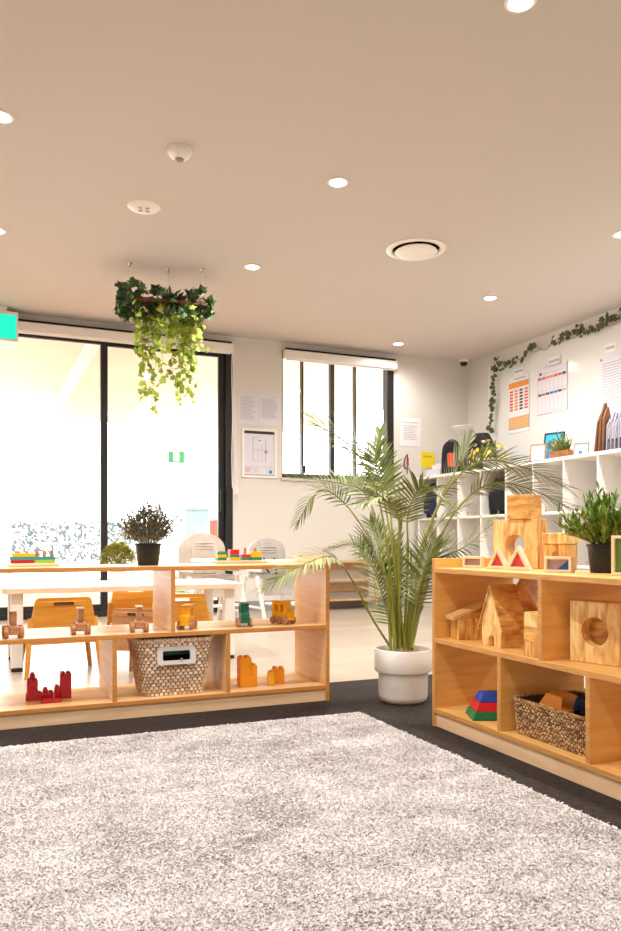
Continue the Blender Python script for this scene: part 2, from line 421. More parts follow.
for k in range(4): m_.cbox((.03*math.cos(k*1.57+.6),.03*math.sin(k*1.57+.6),-.016),(.022,.009,.004),rz=k*1.57+.6)
m_.build('vent_slots', GREYP, t)
p = on_z(416,249,H)
t = thing('air_vent', 'round white ceiling air vent with dark gap around its disc', 'air vent', p)
MB().lathe([(.165,0),(.205,0),(.205,-.006),(.185,-.016),(.165,-.012),(.158,-.001)], 40).build('outer_ring', CREAMW, t, smooth=True)
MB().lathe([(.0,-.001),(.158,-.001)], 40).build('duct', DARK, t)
MB().lathe([(.0,-.03),(.10,-.031),(.138,-.027),(.145,-.022),(.142,-.017),(.02,-.012)], 40).build('disc', CREAMW, t, smooth=True)
p = on_z(459,361.5,H)
t = thing('dome_camera', 'small dark dome security camera near ceiling corner', 'security camera', (p.x,min(p.y,7.1),H))
MB().lathe([(.0,-.03),(.05,-.03),(.058,-.02),(.058,0)], 24).build('base', CREAMW, t, smooth=True)
MB().lathe([(.0,-.072),(.02,-.069),(.036,-.056),(.042,-.03)], 24).build('dome', BLACK, t, smooth=True)
p = on_y(0,326,7.06)
t = thing('exit_sign', 'green lit exit sign over the glass door, cut by photo edge', 'sign', (p.x-.045,7.06,p.z))
MB().box(-.2,-.03,-.128,.19,.03,.128).build('casing', CREAMW, t, bevel=.006)
MB().box(-.19,-.034,-.108,.172,-.03,.096).build('lit_face', EXITG, t)
MB().box(-.1,-.015,.128,.1,.015,H-p.z).build('mount', CREAMW, t)

# ------------------------------------------------------------------ toddler shelves
def shelf(name, label, loc, rz, W, edge, wood):
    t = thing(name, label, 'shelf', loc, rz)
    D, T = .36, .018
    def part(nm, x0, y0, z0, x1, y1, z1, flat=True):
        m = MB().box(x0,y0,z0,x1,y1,z1,0,front=1)
        return m.build(nm, [wood[1] if flat else wood[0], edge], t, bevel=.0018)
    part('end_panel', 0,0,.0,T,D,.627,False); part('end_panel', W-T,0,.0,W,D,.627,False)
    part('top_board', T,0,.574,W-T,D,.592); part('middle_board', T,.001,.312,W-T,D-.004,.330); part('bottom_board', T,.001,.052,W-T,D-.004,.070)
    MB().box(T,.008,.0,W-T,.026,.052).build('kickboard', KICK, t, bevel=.0018)
    MB().box(T,D-.03,.0,W-T,D-.012,.052).build('kickboard', KICK, t, bevel=.0018)
    part('upper_divider', W/2-T/2,.002,.330,W/2+T/2,D-.006,.574,False)
    for k in (1,2): part('lower_divider', W*k/3-T/2,.002,.070,W*k/3+T/2,D-.006,.312,False)
    return t
shelf('open_shelf', 'long low open birch shelf of toys before the table, holding wicker basket', (.018,3.01,.003), 0, 1.369, PLYE, (PLY,PLYH))
shelf('block_shelf', 'low birch shelf full of wooden house blocks beside the palm', (1.553,2.454,.003), R(-90), 1.197, PLYE2, (PLYW,PLYWH))
ZT, ZM, ZB = .5955, .3335, .0735     # the boards' upper faces

# ------------------------------------------------------------------ rug
t = thing('rug', 'large pale grey shaggy rug in front of both shelves', 'rug', (0,0,.003))
RX0, RX1, RY0, RY1 = -.5, 1.39, .35, 2.735
MB().box(RX0,RY0,0,RX1,RY1,.008).build('backing', RUGM, t)
n = 420000
x = rng.uniform(RX0,RX1,n); y = rng.uniform(RY0,RY1,n)
edge = np.minimum(np.minimum(x-RX0,RX1-x),np.minimum(y-RY0,RY1-y))
h = rng.uniform(.004,.008,n)*np.clip(.6+edge/.03,.6,1)
a = rng.uniform(0,2*np.pi,n); wdt = rng.uniform(.0022,.0040,n)
fl = np.sin(x*7+np.sin(y*5)*1.3)*1.5+np.sin(y*9+x*3)
lx = np.cos(fl)*.002+rng.normal(0,.006,n); ly = np.sin(fl)*.002+rng.normal(0,.006,n)
V = np.empty((n,4,3)); ca, sa = np.cos(a)*wdt, np.sin(a)*wdt
V[:,0] = np.stack([x-ca,y-sa,np.full(n,.004)],1); V[:,1] = np.stack([x+ca,y+sa,np.full(n,.004)],1)
V[:,2] = np.stack([x+lx+ca*.6,y+ly+sa*.6,.004+h],1); V[:,3] = np.stack([x+lx-ca*.6,y+ly-sa*.6,.004+h],1)
me = bpy.data.meshes.new('pile'); me.vertices.add(n*4); me.vertices.foreach_set('co', V.reshape(-1))
me.loops.add(n*4); me.loops.foreach_set('vertex_index', np.arange(n*4)); me.polygons.add(n); me.polygons.foreach_set('loop_start', np.arange(0,n*4,4))
me.polygons.foreach_set('loop_total', np.full(n,4)); me.update(); me.validate(); me.materials.append(PILEM)
o = bpy.data.objects.new('pile', me); COL.objects.link(o); o.parent = t; o['kind'] = 'stuff'

# ------------------------------------------------------------------ plants: leaf makers
def strip_leaf(mb, base, d, nrm, L, W, droop=.2, seg=3, m=0, fold=.25):
    d = d.normalized(); s = d.cross(nrm)
    if s.length < 1e-4: s = d.orthogonal()
    s.normalize(); vs = []; p = base.copy(); dd = d.copy()
    for i in range(seg+1):
        q = i/seg; wv = W*.5*(math.sin(math.pi*min(1,.18+.82*q))**.7 if q < 1 else 0.04)
        up = s.cross(dd).normalized()
        vs += [p-s*wv+up*wv*fold, p, p+s*wv+up*wv*fold]
        dd = (dd+Vector((0,0,-droop/seg))).normalized(); p = p+dd*(L/seg)
    fs = []
    for i in range(seg):
        a = i*3; fs += [(a,a+1,a+4,a+3),(a+1,a+2,a+5,a+4)]
    mb.add(vs, fs, m)
def ivy_leaf(mb, c, nrm, roll, s, m=0):
    out = [(0,-.35),(.28,-.5),(.5,-.22),(.36,-.02),(.62,.18),(.3,.26),(0,.75),(-.3,.26),(-.62,.18),(-.36,-.02),(-.5,-.22),(-.28,-.5)]
    nrm = nrm.normalized(); a = nrm.orthogonal().normalized(); b = nrm.cross(a)
    ca, sa = math.cos(roll), math.sin(roll); a, b = a*ca+b*sa, b*ca-a*sa
    vs = [c+nrm*.1*s]+[c+a*x*s+b*y*s-nrm*(abs(x)*.22*s) for x,y in out]
    mb.add(vs, [(0,i,i%12+1) for i in range(1,13)], m)
def spl(pts, k=8):
    P = [Vector(p) for p in pts]; P = [P[0]*2-P[1]]+P+[P[-1]*2-P[-2]]; out = []
    for i in range(1,len(P)-2):
        for j in range(k):
            t = j/k; a,b,c,e = P[i-1:i+3]
            out.append(.5*((2*b)+(c-a)*t+(2*a-5*b+4*c-e)*t*t+(3*b-a-3*c+e)*t**3))
    return out+[P[-2]]
def rnd_dir(zlo=-.3, zhi=1):
    a = U(0,6.283); z = U(zlo,zhi); r = math.sqrt(max(0,1-z*z)); return Vector((r*math.cos(a),r*math.sin(a),z))

# ------------------------------------------------------------------ potted palm
PD = 3.31
pc = at(403,700,PD); pc.z = .003
t = thing('potted_palm', 'tall feathery green palm in a white two tier pot between the shelves', 'plant', pc)
MB().lathe([(.0,0),(.085,0),(.100,.010),(.106,.03),(.107,.118),(.110,.128),(.121,.133),(.125,.142),(.125,.225),(.122,.229),(.117,.229),(.115,.222),(.115,.19),(.0,.19)], 48).build('pot', WPOT, t, smooth=True)
MB().lathe([(.0,.212),(.06,.209),(.1145,.203),(.1145,.195)], 24).build('soil', SOIL, t, smooth=True)
def frond(px, start, L, n, wd=.0108, lo=0, spread=1.0, roll=0, droop=.35):
    pts = [at(x,y,d)-pc for x,y,d in px]
    c = spl(pts, 10); k = len(c); n = int(n*1.15); L *= .88
    st = MB().tube(c, [.0062*(1-.75*i/(k-1)) for i in range(k)], 6).build('frond_stem', PALMS, t, smooth=True)
    mb = MB()
    for i in range(n):
        q = start+(1-start)*i/(n-1); fi = q*(k-1); j = min(int(fi),k-2); p = c[j].lerp(c[j+1],fi-j)
        tg = (c[j+1]-c[j]).normalized()
        e = (q-start)/(1-start); ln = L*(.45+.55*math.sin(math.pi*min(1,.15+.8*e)))*U(.88,1.1)
        view = (p+pc-Vector((0,0,CAMZ))).normalized()
        up = Vector((0,0,1)); sd = tg.cross(up)
        if sd.length < .15: sd = tg.cross(Vector((SY,CY,0)))
        sd.normalize(); u2 = sd.cross(tg).normalized()
        sd = sd*math.cos(roll)+u2*math.sin(roll)
        ang = R((62-38*e)*spread)
        for sg in (-1,1):
            d = tg*math.cos(ang)+sd*sg*math.sin(ang)+u2*.18+Vector((U(-.06,.06),U(-.06,.06),U(-.06,.06)))
            strip_leaf(mb, p, d, u2, ln, wd*U(.85,1.15), droop*U(.7,1.3), 4)
    mb.build('leaflets', PALM, st, smooth=True)
D = PD
frond([(391,648,D),(372,618,D-.02),(352,580,D-.08),(332,557,D-.16),(300,566,D-.28),(264,588,D-.36)], .52, .13, 22, roll=.5)
frond([(396,648,D),(383,565,D+.05),(363,528,D+.08),(340,499,D+.1),(318,491,D+.1),(297,523,D+.06)], .55, .115, 22, roll=.8)
frond([(399,648,D),(390,570,D),(379,500,D),(364,464,D-.02),(343,440,D-.05),(312,422,D-.08)], .42, .18, 28, roll=.9, wd=.016)
frond([(401,648,D),(394,560,D+.03),(388,495,D+.06),(374,460,D+.08),(352,445,D+.1)], .5, .17, 24, roll=.8, wd=.015)
frond([(398,648,D),(386,570,D+.1),(368,498,D+.2),(338,483,D+.3),(288,477,D+.38)], .5, .15, 24, roll=.7, wd=.014)
frond([(408,648,D),(420,560,D-.02),(446,492,D-.05),(480,462,D-.1),(520,466,D-.15),(566,487,D-.2)], .5, .155, 28, roll=.5)
frond([(410,648,D),(427,570,D-.04),(455,512,D-.08),(490,484,D-.12),(530,489,D-.15),(574,510,D-.2)], .5, .155, 28, roll=.5)
frond([(406,648,D),(414,570,D+.06),(438,505,D+.12),(456,470,D+.16),(470,443,D+.2)], .5, .16, 24, roll=1.1)
frond([(410,648,D),(420,565,D+.08),(440,522,D+.14),(468,504,D+.2)], .42, .125, 20, roll=.6)
frond([(411,648,D),(424,590,D+.12),(440,560,D+.2),(466,546,D+.26),(494,522,D+.3)], .42, .13, 20, roll=.9)
frond([(404,648,D),(408,560,D-.03),(408,515,D-.06),(422,488,D-.12),(444,500,D-.2)], .45, .15, 24, roll=.4)
frond([(400,648,D),(399,560,D-.08),(398,518,D-.14),(384,498,D-.24),(358,504,D-.34)], .5, .15, 24, roll=.2, wd=.011)
frond([(402,648,D),(394,560,D+.05),(384,500,D+.1),(376,466,D+.14),(380,432,D+.2)], .55, .12, 18, roll=.4)
frond([(396,648,D),(387,612,D+.04),(376,575,D+.1),(362,546,D+.14)], .22, .135, 24, roll=1.0)
frond([(400,648,D),(394,590,D+.1),(385,552,D+.2),(370,522,D+.28)], .3, .14, 24, roll=.8)
frond([(404,648,D),(400,600,D+.16),(396,560,D+.26),(400,526,D+.34)], .35, .12, 22, roll=1.0)
frond([(408,648,D),(418,592,D+.1),(430,556,D+.2),(448,540,D+.26)], .3, .13, 22, roll=.9)
frond([(410,648,D),(422,600,D+.02),(432,570,D+.05),(436,545,D+.1)], .25, .12, 22, roll=.7)
frond([(397,648,D),(389,600,D-.04),(380,566,D-.1),(370,545,D-.14),(362,548,D-.2)], .35, .135, 22, roll=.9)
frond([(396,648,D),(388,590,D+.08),(372,556,D+.16),(352,544,D+.24),(330,548,D+.3)], .4, .12, 20, roll=.6)
frond([(409,648,D),(417,600,D-.05),(426,566,D-.1),(437,540,D-.12)], .3, .15, 24, roll=1.0)
frond([(412,648,D),(420,612,D+.1),(428,585,D+.16),(432,560,D+.22)], .25, .14, 22, roll=1.1)
for (x0,x1,y1,r) in ((391,389,560,.0085),(395,388,545,.010),(400,394,535,.009),(404,407,540,.0095),(408,411,550,.010),(412,419,560,.008),(405,399,590,.007),(409,416,590,.007)):
    b = at(x0,650,PD+U(-.03,.03))-pc; e = at(x1,y1,PD+U(-.06,.06))-pc
    MB().tube(spl([b,b.lerp(e,.5)+Vector((U(-.01,.01),0,0)),e],5), [r*.8*q_ for q_ in (1,1,1,.95,.9,.85,.8,.75,.7,.6,.4)], 8).build('cane', PALMS, t, smooth=True)
mb = MB()
for k in range(16): strip_leaf(mb, Vector((U(-.08,.08),U(-.08,.08),.205)), rnd_dir(.3,.9), Vector((0,0,1)), U(.03,.06), .008, .6)
mb.build('dry_husks', M('dry husk', (196,150,106), rough=.8), t)

# ------------------------------------------------------------------ hanging ivy
hk = [on_z(118,263,H), on_z(166,257,H), on_z(198,271,H), on_z(126,279,H)]
hc = (hk[0]+hk[2])/2+Vector((.058*CY,-.058*SY,0)); hc.z = H
t = thing('hanging_ivy', 'trailing ivy in hanging planter on clear wires below ceiling', 'plant', hc)
e1 = at(122,303,5.52)-hc; e2 = at(206,304,5.70)-hc
zp = -.27
ax = Vector((e2.x-e1.x,e2.y-e1.y,0)).normalized(); nx = Vector((-ax.y,ax.x,0)); HL = .29
for k,(q,sd_) in enumerate(((-.26,0),(.02,.05),(.26,-.03))):
    h_ = ax*q+nx*sd_
    MB().lathe([(.0,-.03),(.006,-.03),(.008,-.012),(.016,-.006),(.018,0)], 14, c=(h_.x,h_.y,0)).build('ceiling_hook', CHROME, t, smooth=True)
    MB().tube([(h_.x,h_.y,-.025),(h_.x*.98,h_.y*.98,zp+.01)], .0018, 5).build('hanging_wire', WIRE, t)
mb = MB(); mt = Matrix.Translation((0,0,zp)) @ Matrix.Rotation(math.atan2(ax.y,ax.x),4,'Z')
for yy in (-.07,-.03,.03,.07): mb.box(-HL,yy-.012,-.012,HL,yy+.012,.012,0,mt)
for xx in (-.24,0,.24): mb.box(xx-.012,-.085,.0125,xx+.012,.085,.024,0,mt)
mb.build('timber_slats', TWIG, t, bevel=.003)
mb = MB()
for k in range(200):
    c = ax*U(-HL-.05,HL+.05)+nx*U(-.13,.13)+Vector((0,0,zp+U(-.1,.1)))
    ivy_leaf(mb, c, rnd_dir(-.2,1)+Vector((-SY,-CY,.1))*.8, U(0,6.28), U(.05,.085))
mb.build('dark_leaves', IVYD, t)
vines = [(-.24,.25),(-.19,.42),(-.16,.62),(-.13,.86),(-.09,.98),(-.06,.72),(-.02,.48),(.03,.36),(.06,.66),(.09,.80),(.13,.92),(.17,.72),(.2,.86),(.24,.60),(.27,.40),(-.21,.34),(.0,.3),(-.1,.5),(.15,.5),(.1,.4),(.21,.45),(-.14,.4)]
for q,L in vines:
    b = ax*q*.95+nx*U(-.09,.09)+Vector((0,0,zp)); pts = [b]; L *= .80
    n = max(4,int(L/.036)); p = b.copy()
    for i in range(n):
        p = p+Vector((U(-.012,.012),U(-.012,.012),-L/n)); pts.append(p.copy())
    st = MB().tube(pts, .0022, 5).build('vine_stem', PALMS, t)
    mb = MB()
    for p in pts[1:]:
        for _ in range(2 if random.random() < .3 else 1):
            ivy_leaf(mb, p+Vector((U(-.036,.036),U(-.036,.036),U(-.015,.015))), Vector((-SY,-CY,.2))*.9+rnd_dir(-.5,.8)*.8, U(0,6.28), U(.034,.054))
    mb.build('vine_leaves', IVYL, st)

# ------------------------------------------------------------------ ivy garland round the board
t = thing('ivy_garland', 'sparse ivy garland along top and side of the wall board', 'garland', (XR-.03,5.6,2.5))
def garland(px, dens, nm):
    pts = [on_x(x,y,XR-.075)-t.location for x,y in px]; c = spl(pts,9)
    st = MB().tube(c, .003, 5).build(nm, TWIG, t); mb = MB()
    for p in c:
        if random.random() < dens:
            for _ in range(1):
                ivy_leaf(mb, p+Vector((U(-.02,.0),U(-.04,.04),U(-.045,.04))), Vector((-1,-.4,.1))+rnd_dir(-.5,.5)*.6, U(0,6.28), U(.032,.055))
    mb.build('garland_leaves', IVYG, st)
garland([(495,359),(505,366),(518,360),(528,352),(535,346)], .85, 'top_strand')
garland([(553,341),(562,338),(570,336),(578,330),(582,329)], .85, 'top_strand')
garland([(582,333),(595,327),(603,322),(612,318),(621,314),(640,306)], .8, 'top_strand')
garland([(535,346),(545,350),(553,341)], .12, 'top_strand')
garland([(494,362),(494,374),(494,388),(493,400),(492,410),(490,420),(492,432)], .72, 'side_strand')

# ------------------------------------------------------------------ small potted plants
def pot_plant(name, label, loc, prof, pmat, fol, soilz, soilr, parts='foliage'):
    t = thing(name, label, 'plant', loc)
    MB().lathe(prof, 32).build('pot', pmat, t, smooth=True)
    MB().lathe([(.0,soilz),(soilr,soilz-.004),(soilr,soilz-.012)], 20).build('soil', SOIL, t)
    return t
BP = [(.0,0),(.041,0),(.043,.004),(.050,.080),(.054,.081),(.054,.090),(.050,.090),(.047,.078),(.0,.076)]
t = pot_plant('herb_plant', 'twiggy dark green bush in black pot on open shelf', (.632,3.16,ZT), BP, BLACKP, None, .08, .046)
mb = MB(); sm = MB()
for k in range(70):
    a = U(0,6.283); tl = U(.02,1.15)**.8; d = Vector((math.cos(a)*tl,math.sin(a)*tl,1)).normalized(); L = U(.125,.188)*(1-.1*tl)
    b = Vector((math.cos(a)*.02,math.sin(a)*.02,.078)); pts = [b+d*L*q+Vector((d.x,d.y,0))*.02*q*q for q in (0,.35,.7,1)]
    sm.tube(pts, .0011, 4)
    for _ in range(22):
        q = U(.2,1.02); p = b+d*L*q+Vector((d.x,d.y,0))*.02*q*q
        strip_leaf(mb, p, d+rnd_dir(-.6,1)*.9, Vector((0,0,1)), U(.010,.018), U(.0035,.006), .1, 2)
for k in range(2000):
    d = rnd_dir(-.2,1); r = U(.3,1)**.5*U(.85,1.1)
    strip_leaf(mb, Vector((0,0,.12))+Vector((d.x*.108,d.y*.108,d.z*.135))*r, Vector((d.x*.7,d.y*.7,1))+rnd_dir(-1,1)*.7, Vector((0,0,1)), U(.010,.02), U(.004,.006), .1, 2)
mb.build('leaves', HERB, t); sm.build('twigs', TWIG, t)
WPF = [(.0,0),(.036,0),(.038,.004),(.050,.11),(.051,.118),(.047,.118),(.045,.105),(.0,.1)]
p = on_y(118,575,4.48)
t = pot_plant('box_plant', 'small round yellow green bush in white pot standing on white table', (p.x,4.48,.4475), WPF, WPOT, None, .108, .045)
mb = MB()
for k in range(1500):
    d = rnd_dir(-.15,1); r = U(.5,1)**.5
    strip_leaf(mb, Vector((0,0,.125))+Vector((d.x*.098,d.y*.098,d.z*.108))*r, d+rnd_dir(-1,1)*.8, Vector((0,0,1)), U(.016,.028), U(.007,.012), .1, 2)
mb.build('leaves', BOXL, t)
sm = MB()
for k in range(16):
    d = rnd_dir(.3,1); sm.tube([(0,0,.105),tuple(Vector((0,0,.12))+d*.075)], .0015, 4)
sm.build('twigs', TWIG, t)
t = pot_plant('grassy_plant', 'bushy bright green plant in black pot on block shelf', (1.80,1.845,ZT), [(r*.98,z*1.0) for r,z in BP], BLACKP, None, .08, .046)
mb = MB(); sm = MB()
for k in range(100):
    a = U(0,6.283); tl = U(.0,1.5); d = Vector((math.cos(a)*tl,math.sin(a)*tl,1)).normalized(); L = U(.11,.19)
    b = Vector((math.cos(a)*.015,math.sin(a)*.015,.078)); pts = [b+d*L*q-Vector((0,0,.02*tl*q*q)) for q in (0,.35,.7,1)]
    sm.tube(pts, .0013, 4)
    for _ in range(15):
        q = U(.2,1.0); p = b+d*L*q-Vector((0,0,.02*tl*q*q))
        strip_leaf(mb, p, d+rnd_dir(-.4,1)*.8, Vector((0,0,1)), U(.022,.042), U(.006,.010), .15, 3)
mb.build('leaves', GRASS, t); sm.build('stems', PALMS, t)

# ------------------------------------------------------------------ baskets
def wicker(name, label, loc, rz, top, bot, hgt, rows, per, mats, hole=None, rimr=.009, jitter=.001, liner=True):
    t = thing(name, label, 'basket', loc, rz)
    def ringpt(u, q):   # u 0..1 round the rim, q 0..1 up
        w = bot[0]+(top[0]-bot[0])*q; d = bot[1]+(top[1]-bot[1])*q; r = .035
        P = 2*(w+d); s = (u % 1)*P
        if s < w: x,y,nx,ny = -w/2+s,-d/2,0,-1
        elif s < w+d: x,y,nx,ny = w/2,-d/2+s-w,1,0
        elif s < 2*w+d: x,y,nx,ny = w/2-(s-w-d),d/2,0,1
        else: x,y,nx,ny = -w/2,d/2-(s-2*w-d),-1,0
        # pull the corners in
        cx = max(-(w/2-r),min(w/2-r,x)); cy = max(-(d/2-r),min(d/2-r,y)); vx,vy = x-cx,y-cy; l = math.hypot(vx,vy)
        if l > r: x,y = cx+vx*r/l,cy+vy*r/l; nx,ny = vx/l,vy/l
        return Vector((x,y,hgt*q)), Vector((nx,ny,0))
    def inhole(p, n, g=0):
        return hole and n.y < -.9 and hole[0]-g < p.x < hole[1]+g and hole[2]-g < p.z < hole[3]+g
    g = MB(); NU = 88; NV = 24
    for i in range(NU):
        for j in range(NV):
            a,n0 = ringpt(i/NU,j/NV); b,_ = ringpt((i+1)/NU,j/NV); c,_ = ringpt((i+1)/NU,(j+1)/NV); e,_ = ringpt(i/NU,(j+1)/NV)
            if inhole((a+c)/2,n0): continue
            g.add([a,b,c,e],[(0,1,2,3)])
    fl = [ringpt(i/NU,.012)[0] for i in range(NU)]; g.add(fl,[tuple(range(NU))])
    o = g.build('inner_wall', mats[1], t)
    so = o.modifiers.new('thick','SOLIDIFY'); so.thickness = .004; so.offset = 0
    mb = MB(); rh = hgt/rows
    for r_ in range(rows):
        q = (r_+.5)/rows; off = .5*(r_ % 2)
        for k in range(per):
            u0 = (k+off+.06)/per; u1 = (k+off+.94)/per; um = (u0+u1)/2
            a,n1 = ringpt(u0,q); b,n2 = ringpt(u1,q); c,nm_ = ringpt(um,q)
            if inhole(c,nm_,.012): continue
            jz = U(-jitter,jitter)*2; hh = rh*.5*U(.82,1.0); bl = .0055+U(0,jitter)
            z = Vector((0,0,1))
            vs = [a-z*hh*.8+n1*.001,a+z*hh*.8+n1*.001,c-z*hh+nm_*bl*.6+z*jz,c+nm_*bl+z*jz,c+z*hh+nm_*bl*.6+z*jz,b-z*hh*.8+n2*.001,b+z*hh*.8+n2*.001]
            mb.add(vs,[(0,2,3),(0,3,1),(1,3,4),(2,5,3),(3,5,6),(3,6,4)])
    mb.build('weave', mats[0], t, smooth=True)
    mb = MB()
    N = per
    for k in range(N*2):
        a,n1 = ringpt(k/(N*2),1); b,n2 = ringpt((k+1.1)/(N*2),1)
        mb.tube([a+Vector((0,0,-rimr*.6)),(a+b)/2+Vector((0,0,rimr*.3))+n1*.003,b+Vector((0,0,-rimr*.4))], [rimr*.6,rimr,rimr*.6], 6)
    mb.build('rim', mats[0], t, smooth=True)
    return t, ringpt
b_loc = Vector((.72,3.045+.115,ZB))
t, rp_ = wicker('wicker_basket', 'tapered cream and brown wicker basket in open shelf', b_loc, 0, (.312,.26), (.238,.205), .225, 17, 48, (WICK,WICKB), hole=(-.062,.062,.14,.185))
y0 = rp_(.2,.72)[0].y
mb = MB(); mt = Matrix.Translation((0,y0-.006,.1625)) @ Matrix.Rotation(R(-8),4,'X')
mb.prism([rrect(-.078,-.036,.078,.036,.012), rrect(-.056,-.019,.056,.019,.006)], -.006,.006,'y',0,None,mt)
h_ = mb.build('handle_frame', RIMG, t, bevel=.002)
MB().lathe([(.0,0),(.004,0),(.005,.004),(.0,.009)], 12, c=(.018,y0-.016,.145)).build('latch_pin', CHROME, t)
t2 = thing('toy_crate', 'dark green toy seen through the handle hole of wicker basket', 'toy', b_loc+Vector((.02,0,.016)))
MB().box(-.085,-.065,0,.085,.065,.165).build('body', DGREEN, t2, bevel=.006)
mb = MB(); mb.box(-.06,-.068,.09,.06,-.0652,.14); mb.build('dark_window', DARK, t2)

t, rp2 = wicker('seagrass_basket', 'rectangular brown seagrass basket on bottom of block shelf', (1.589+.135,1.866,ZB), R(-90), (.338,.27), (.325,.255), .112, 13, 84, (SEAG,SEAGB), rimr=.005, jitter=.0022)
bl = Vector((1.727,1.866,ZB+.01))
def frust_block(name, label, cat, loc, rz, b, tp, h, mat, rx=0, group=None):
    o = MB().taper((0,0,0), b, tp, h).build(name, mat, None, loc, rz, bevel=.003)
    if rx: o.rotation_euler = (rx,0,rz)
    return tag(o, label, cat, group)
frust_block('pyramid_layer', 'amber wooden wedge on top inside the seagrass basket', 'toy block', bl+Vector((-.03,.06,.084)), R(12), (.11,.09), (.075,.06), .042, AMB, R(6))
frust_block('pyramid_layer', 'amber flat wedge at basket front below bigger amber wedge', 'toy block', bl+Vector((-.078,.01,.060)), R(-70), (.11,.07), (.08,.05), .03, AMB)
mb = MB()
for k in range(9):
    a = k*.7; mb.tube(spl([(math.cos(a)*.02,math.sin(a)*.02,0),(math.cos(a)*.045,math.sin(a)*.04,.03+.005*(k%3)),(math.cos(a+.8)*.03,math.sin(a+.8)*.04,.05),(math.cos(a+1.6)*.05,math.sin(a+1.6)*.04,.02)],6), .012, 8)
tag(mb.build('scarf', NAVY, None, bl+Vector((.0,-.045,.066)), smooth=True), 'bundled navy cloth at the back of seagrass basket', 'cloth')
frust_block('pyramid_layer', 'amber block at the bottom underneath others in seagrass basket', 'toy block', bl+Vector((-.01,.0,.0)), R(20), (.17,.14), (.15,.12), .047, AMB)

# pyramid stack
pl = Vector((1.66,2.232,ZB)); z = 0
for nm,(b0,t0),mat_ in (('green',(.165,.142),PGREEN),('red',(.138,.112),RED),('blue',(.110,.080),PBLUE)):
    frust_block('pyramid_layer', '%s layer of the stacked pyramid on block shelf bottom' % nm, 'toy block', pl+Vector((0,0,z)), R(-24), (b0,b0*.8), (t0,t0*.8), .029, mat_, 0, None); z += .0293

# ------------------------------------------------------------------ wooden house blocks
A20 = R(-90+20)     # faces the shelf front, turned a little towards the window end
def tform(loc, rz): return Matrix.Translation(loc) @ Matrix.Rotation(rz,4,'Z')
sq = [(-.0925,0),(.0925,0),(.0925,.178),(-.0925,.178)]
hole = circ(0,.082,.041,.041,28)
o = MB().prism([sq,hole[::-1]], -.034,.034,'y',0,1).build('hole_block', [BLOCKL,BLOCKH], None, (1.822,2.282,ZT), R(-70), bevel=.002)
tag(o, 'square wooden block with a round hole through it on block shelf', 'wooden block')
o = MB().box(-.045,-.045,0,.045,.045,.088,0).build('cube_block', [BLOCK], None, (1.826,2.262,ZT+.1785), R(-70), bevel=.002)
tag(o, 'mottled wooden cube block sitting atop the holed block', 'wooden block')
t = thing('house_block', 'small wooden house with shingle roof on top of block shelf', 'wooden block', (1.858,2.108,ZT), R(-74))
arch = lambda w,h: [(-w,0),(w,0)]+circ(0,h,w,w,10,0,180)[0:]
MB().box(-.046,-.032,0,.046,.032,.088).build('body', BLOCKH, t, bevel=.0015)
MB().prism([[(-.012,.036),(.012,.036)]+circ(0,.052,.012,.012,10,0,180)], -.0335,-.0322,'y').build('arched_door', M('brown door wood', (170,104,40), rough=.6), t)
mb = MB(); mb.prism([[(-.046,.088),(.046,.088),(.046,.096),(0.0,.100),(-.046,.096)]], -.03,.03,'y')
mb.box(-.05,-.038,.0885,.05,.038,.128)
mb.build('shingle_roof', BLOCKL, t, bevel=.006)
def tri_frame(loc, rz, s, label, mat_):
    t = thing('triangle_frame', label, 'wooden block', loc, rz)
    a,b = s, s*.95; k = .62
    out = [(-a/2,0),(a/2,0),(0,b)]; cen = (0,b*.36)
    inn = [(cen[0]+(x-cen[0])*k,cen[1]+(y-cen[1])*k) for x,y in out]
    MB().prism([out,inn[::-1]], -.017,.017,'y').build('wooden_rim', PALEW, t, bevel=.0015)
    MB().prism([inn], -.004,.004,'y').build('acrylic_panel', mat_, t)
tri_frame((1.712,2.262,ZT), R(-62), .080, 'small triangle frame with red acrylic, beside the palm end', ACR_R)
tri_frame((1.688,2.118,ZT), R(-62), .088, 'larger triangle frame with red acrylic before the holed block', ACR_R)
o = MB().prism([[(-.02,0),(.02,0),(.02,.036),(-.02,.036)],[(-.012,.008),(-.012,.028),(.012,.028),(.012,.008)]],-.012,.012,'y').build('square_frame', PALEW, None, (1.735,2.192,ZT), R(-66))
t = thing('square_frame', 'tiny wooden frame with yellow acrylic between both triangle frames', 'wooden block', (1.735,2.192,ZT), R(-66))
o.parent = t; o.location = (0,0,0); o.rotation_euler = (0,0,0); o.name = 'wooden_rim'
MB().box(-.012,-.003,.008,.012,.003,.028).build('acrylic_panel', ACR_Y, t)
def rect_frame(loc, rz, w, h, label, mat_, tri=False):
    t = thing('rectangle_frame', label, 'wooden block', loc, rz); b = .0085
    MB().prism([[(-w/2,0),(w/2,0),(w/2,h),(-w/2,h)],[(-w/2+b,b),(-w/2+b,h-b),(w/2-b,h-b),(w/2-b,b)]], -.017,.017,'y').build('wooden_rim', PALEW, t, bevel=.0015)
    if tri:
        MB().box(-w/2+b,-.003,b,w/2-b,.003,h-b).build('clear_panel', ACR_L, t)
        MB().prism([[(-w*.08,b),(w/2-b,b),(w/2-b,h-b)]], -.006,-.0032,'y').build('blue_panel', mat_, t)
    else: MB().box(-w/2+b,-.003,b,w/2-b,.003,h-b).build('acrylic_panel', mat_, t)
rect_frame((1.69,2.384,ZT), R(-52), .075, .042, 'small rectangle frame with lilac panel at palm end of block shelf', ACR_L)
rect_frame((1.692,1.925,ZT), R(-62), .088, .050, 'rectangle frame with blue triangle panel beside black pot', ACR_B, True)
rect_frame((1.715,1.655,ZT), R(-62), .10, .115, 'tall wooden frame with green panel cut by photo edge', ACR_G)

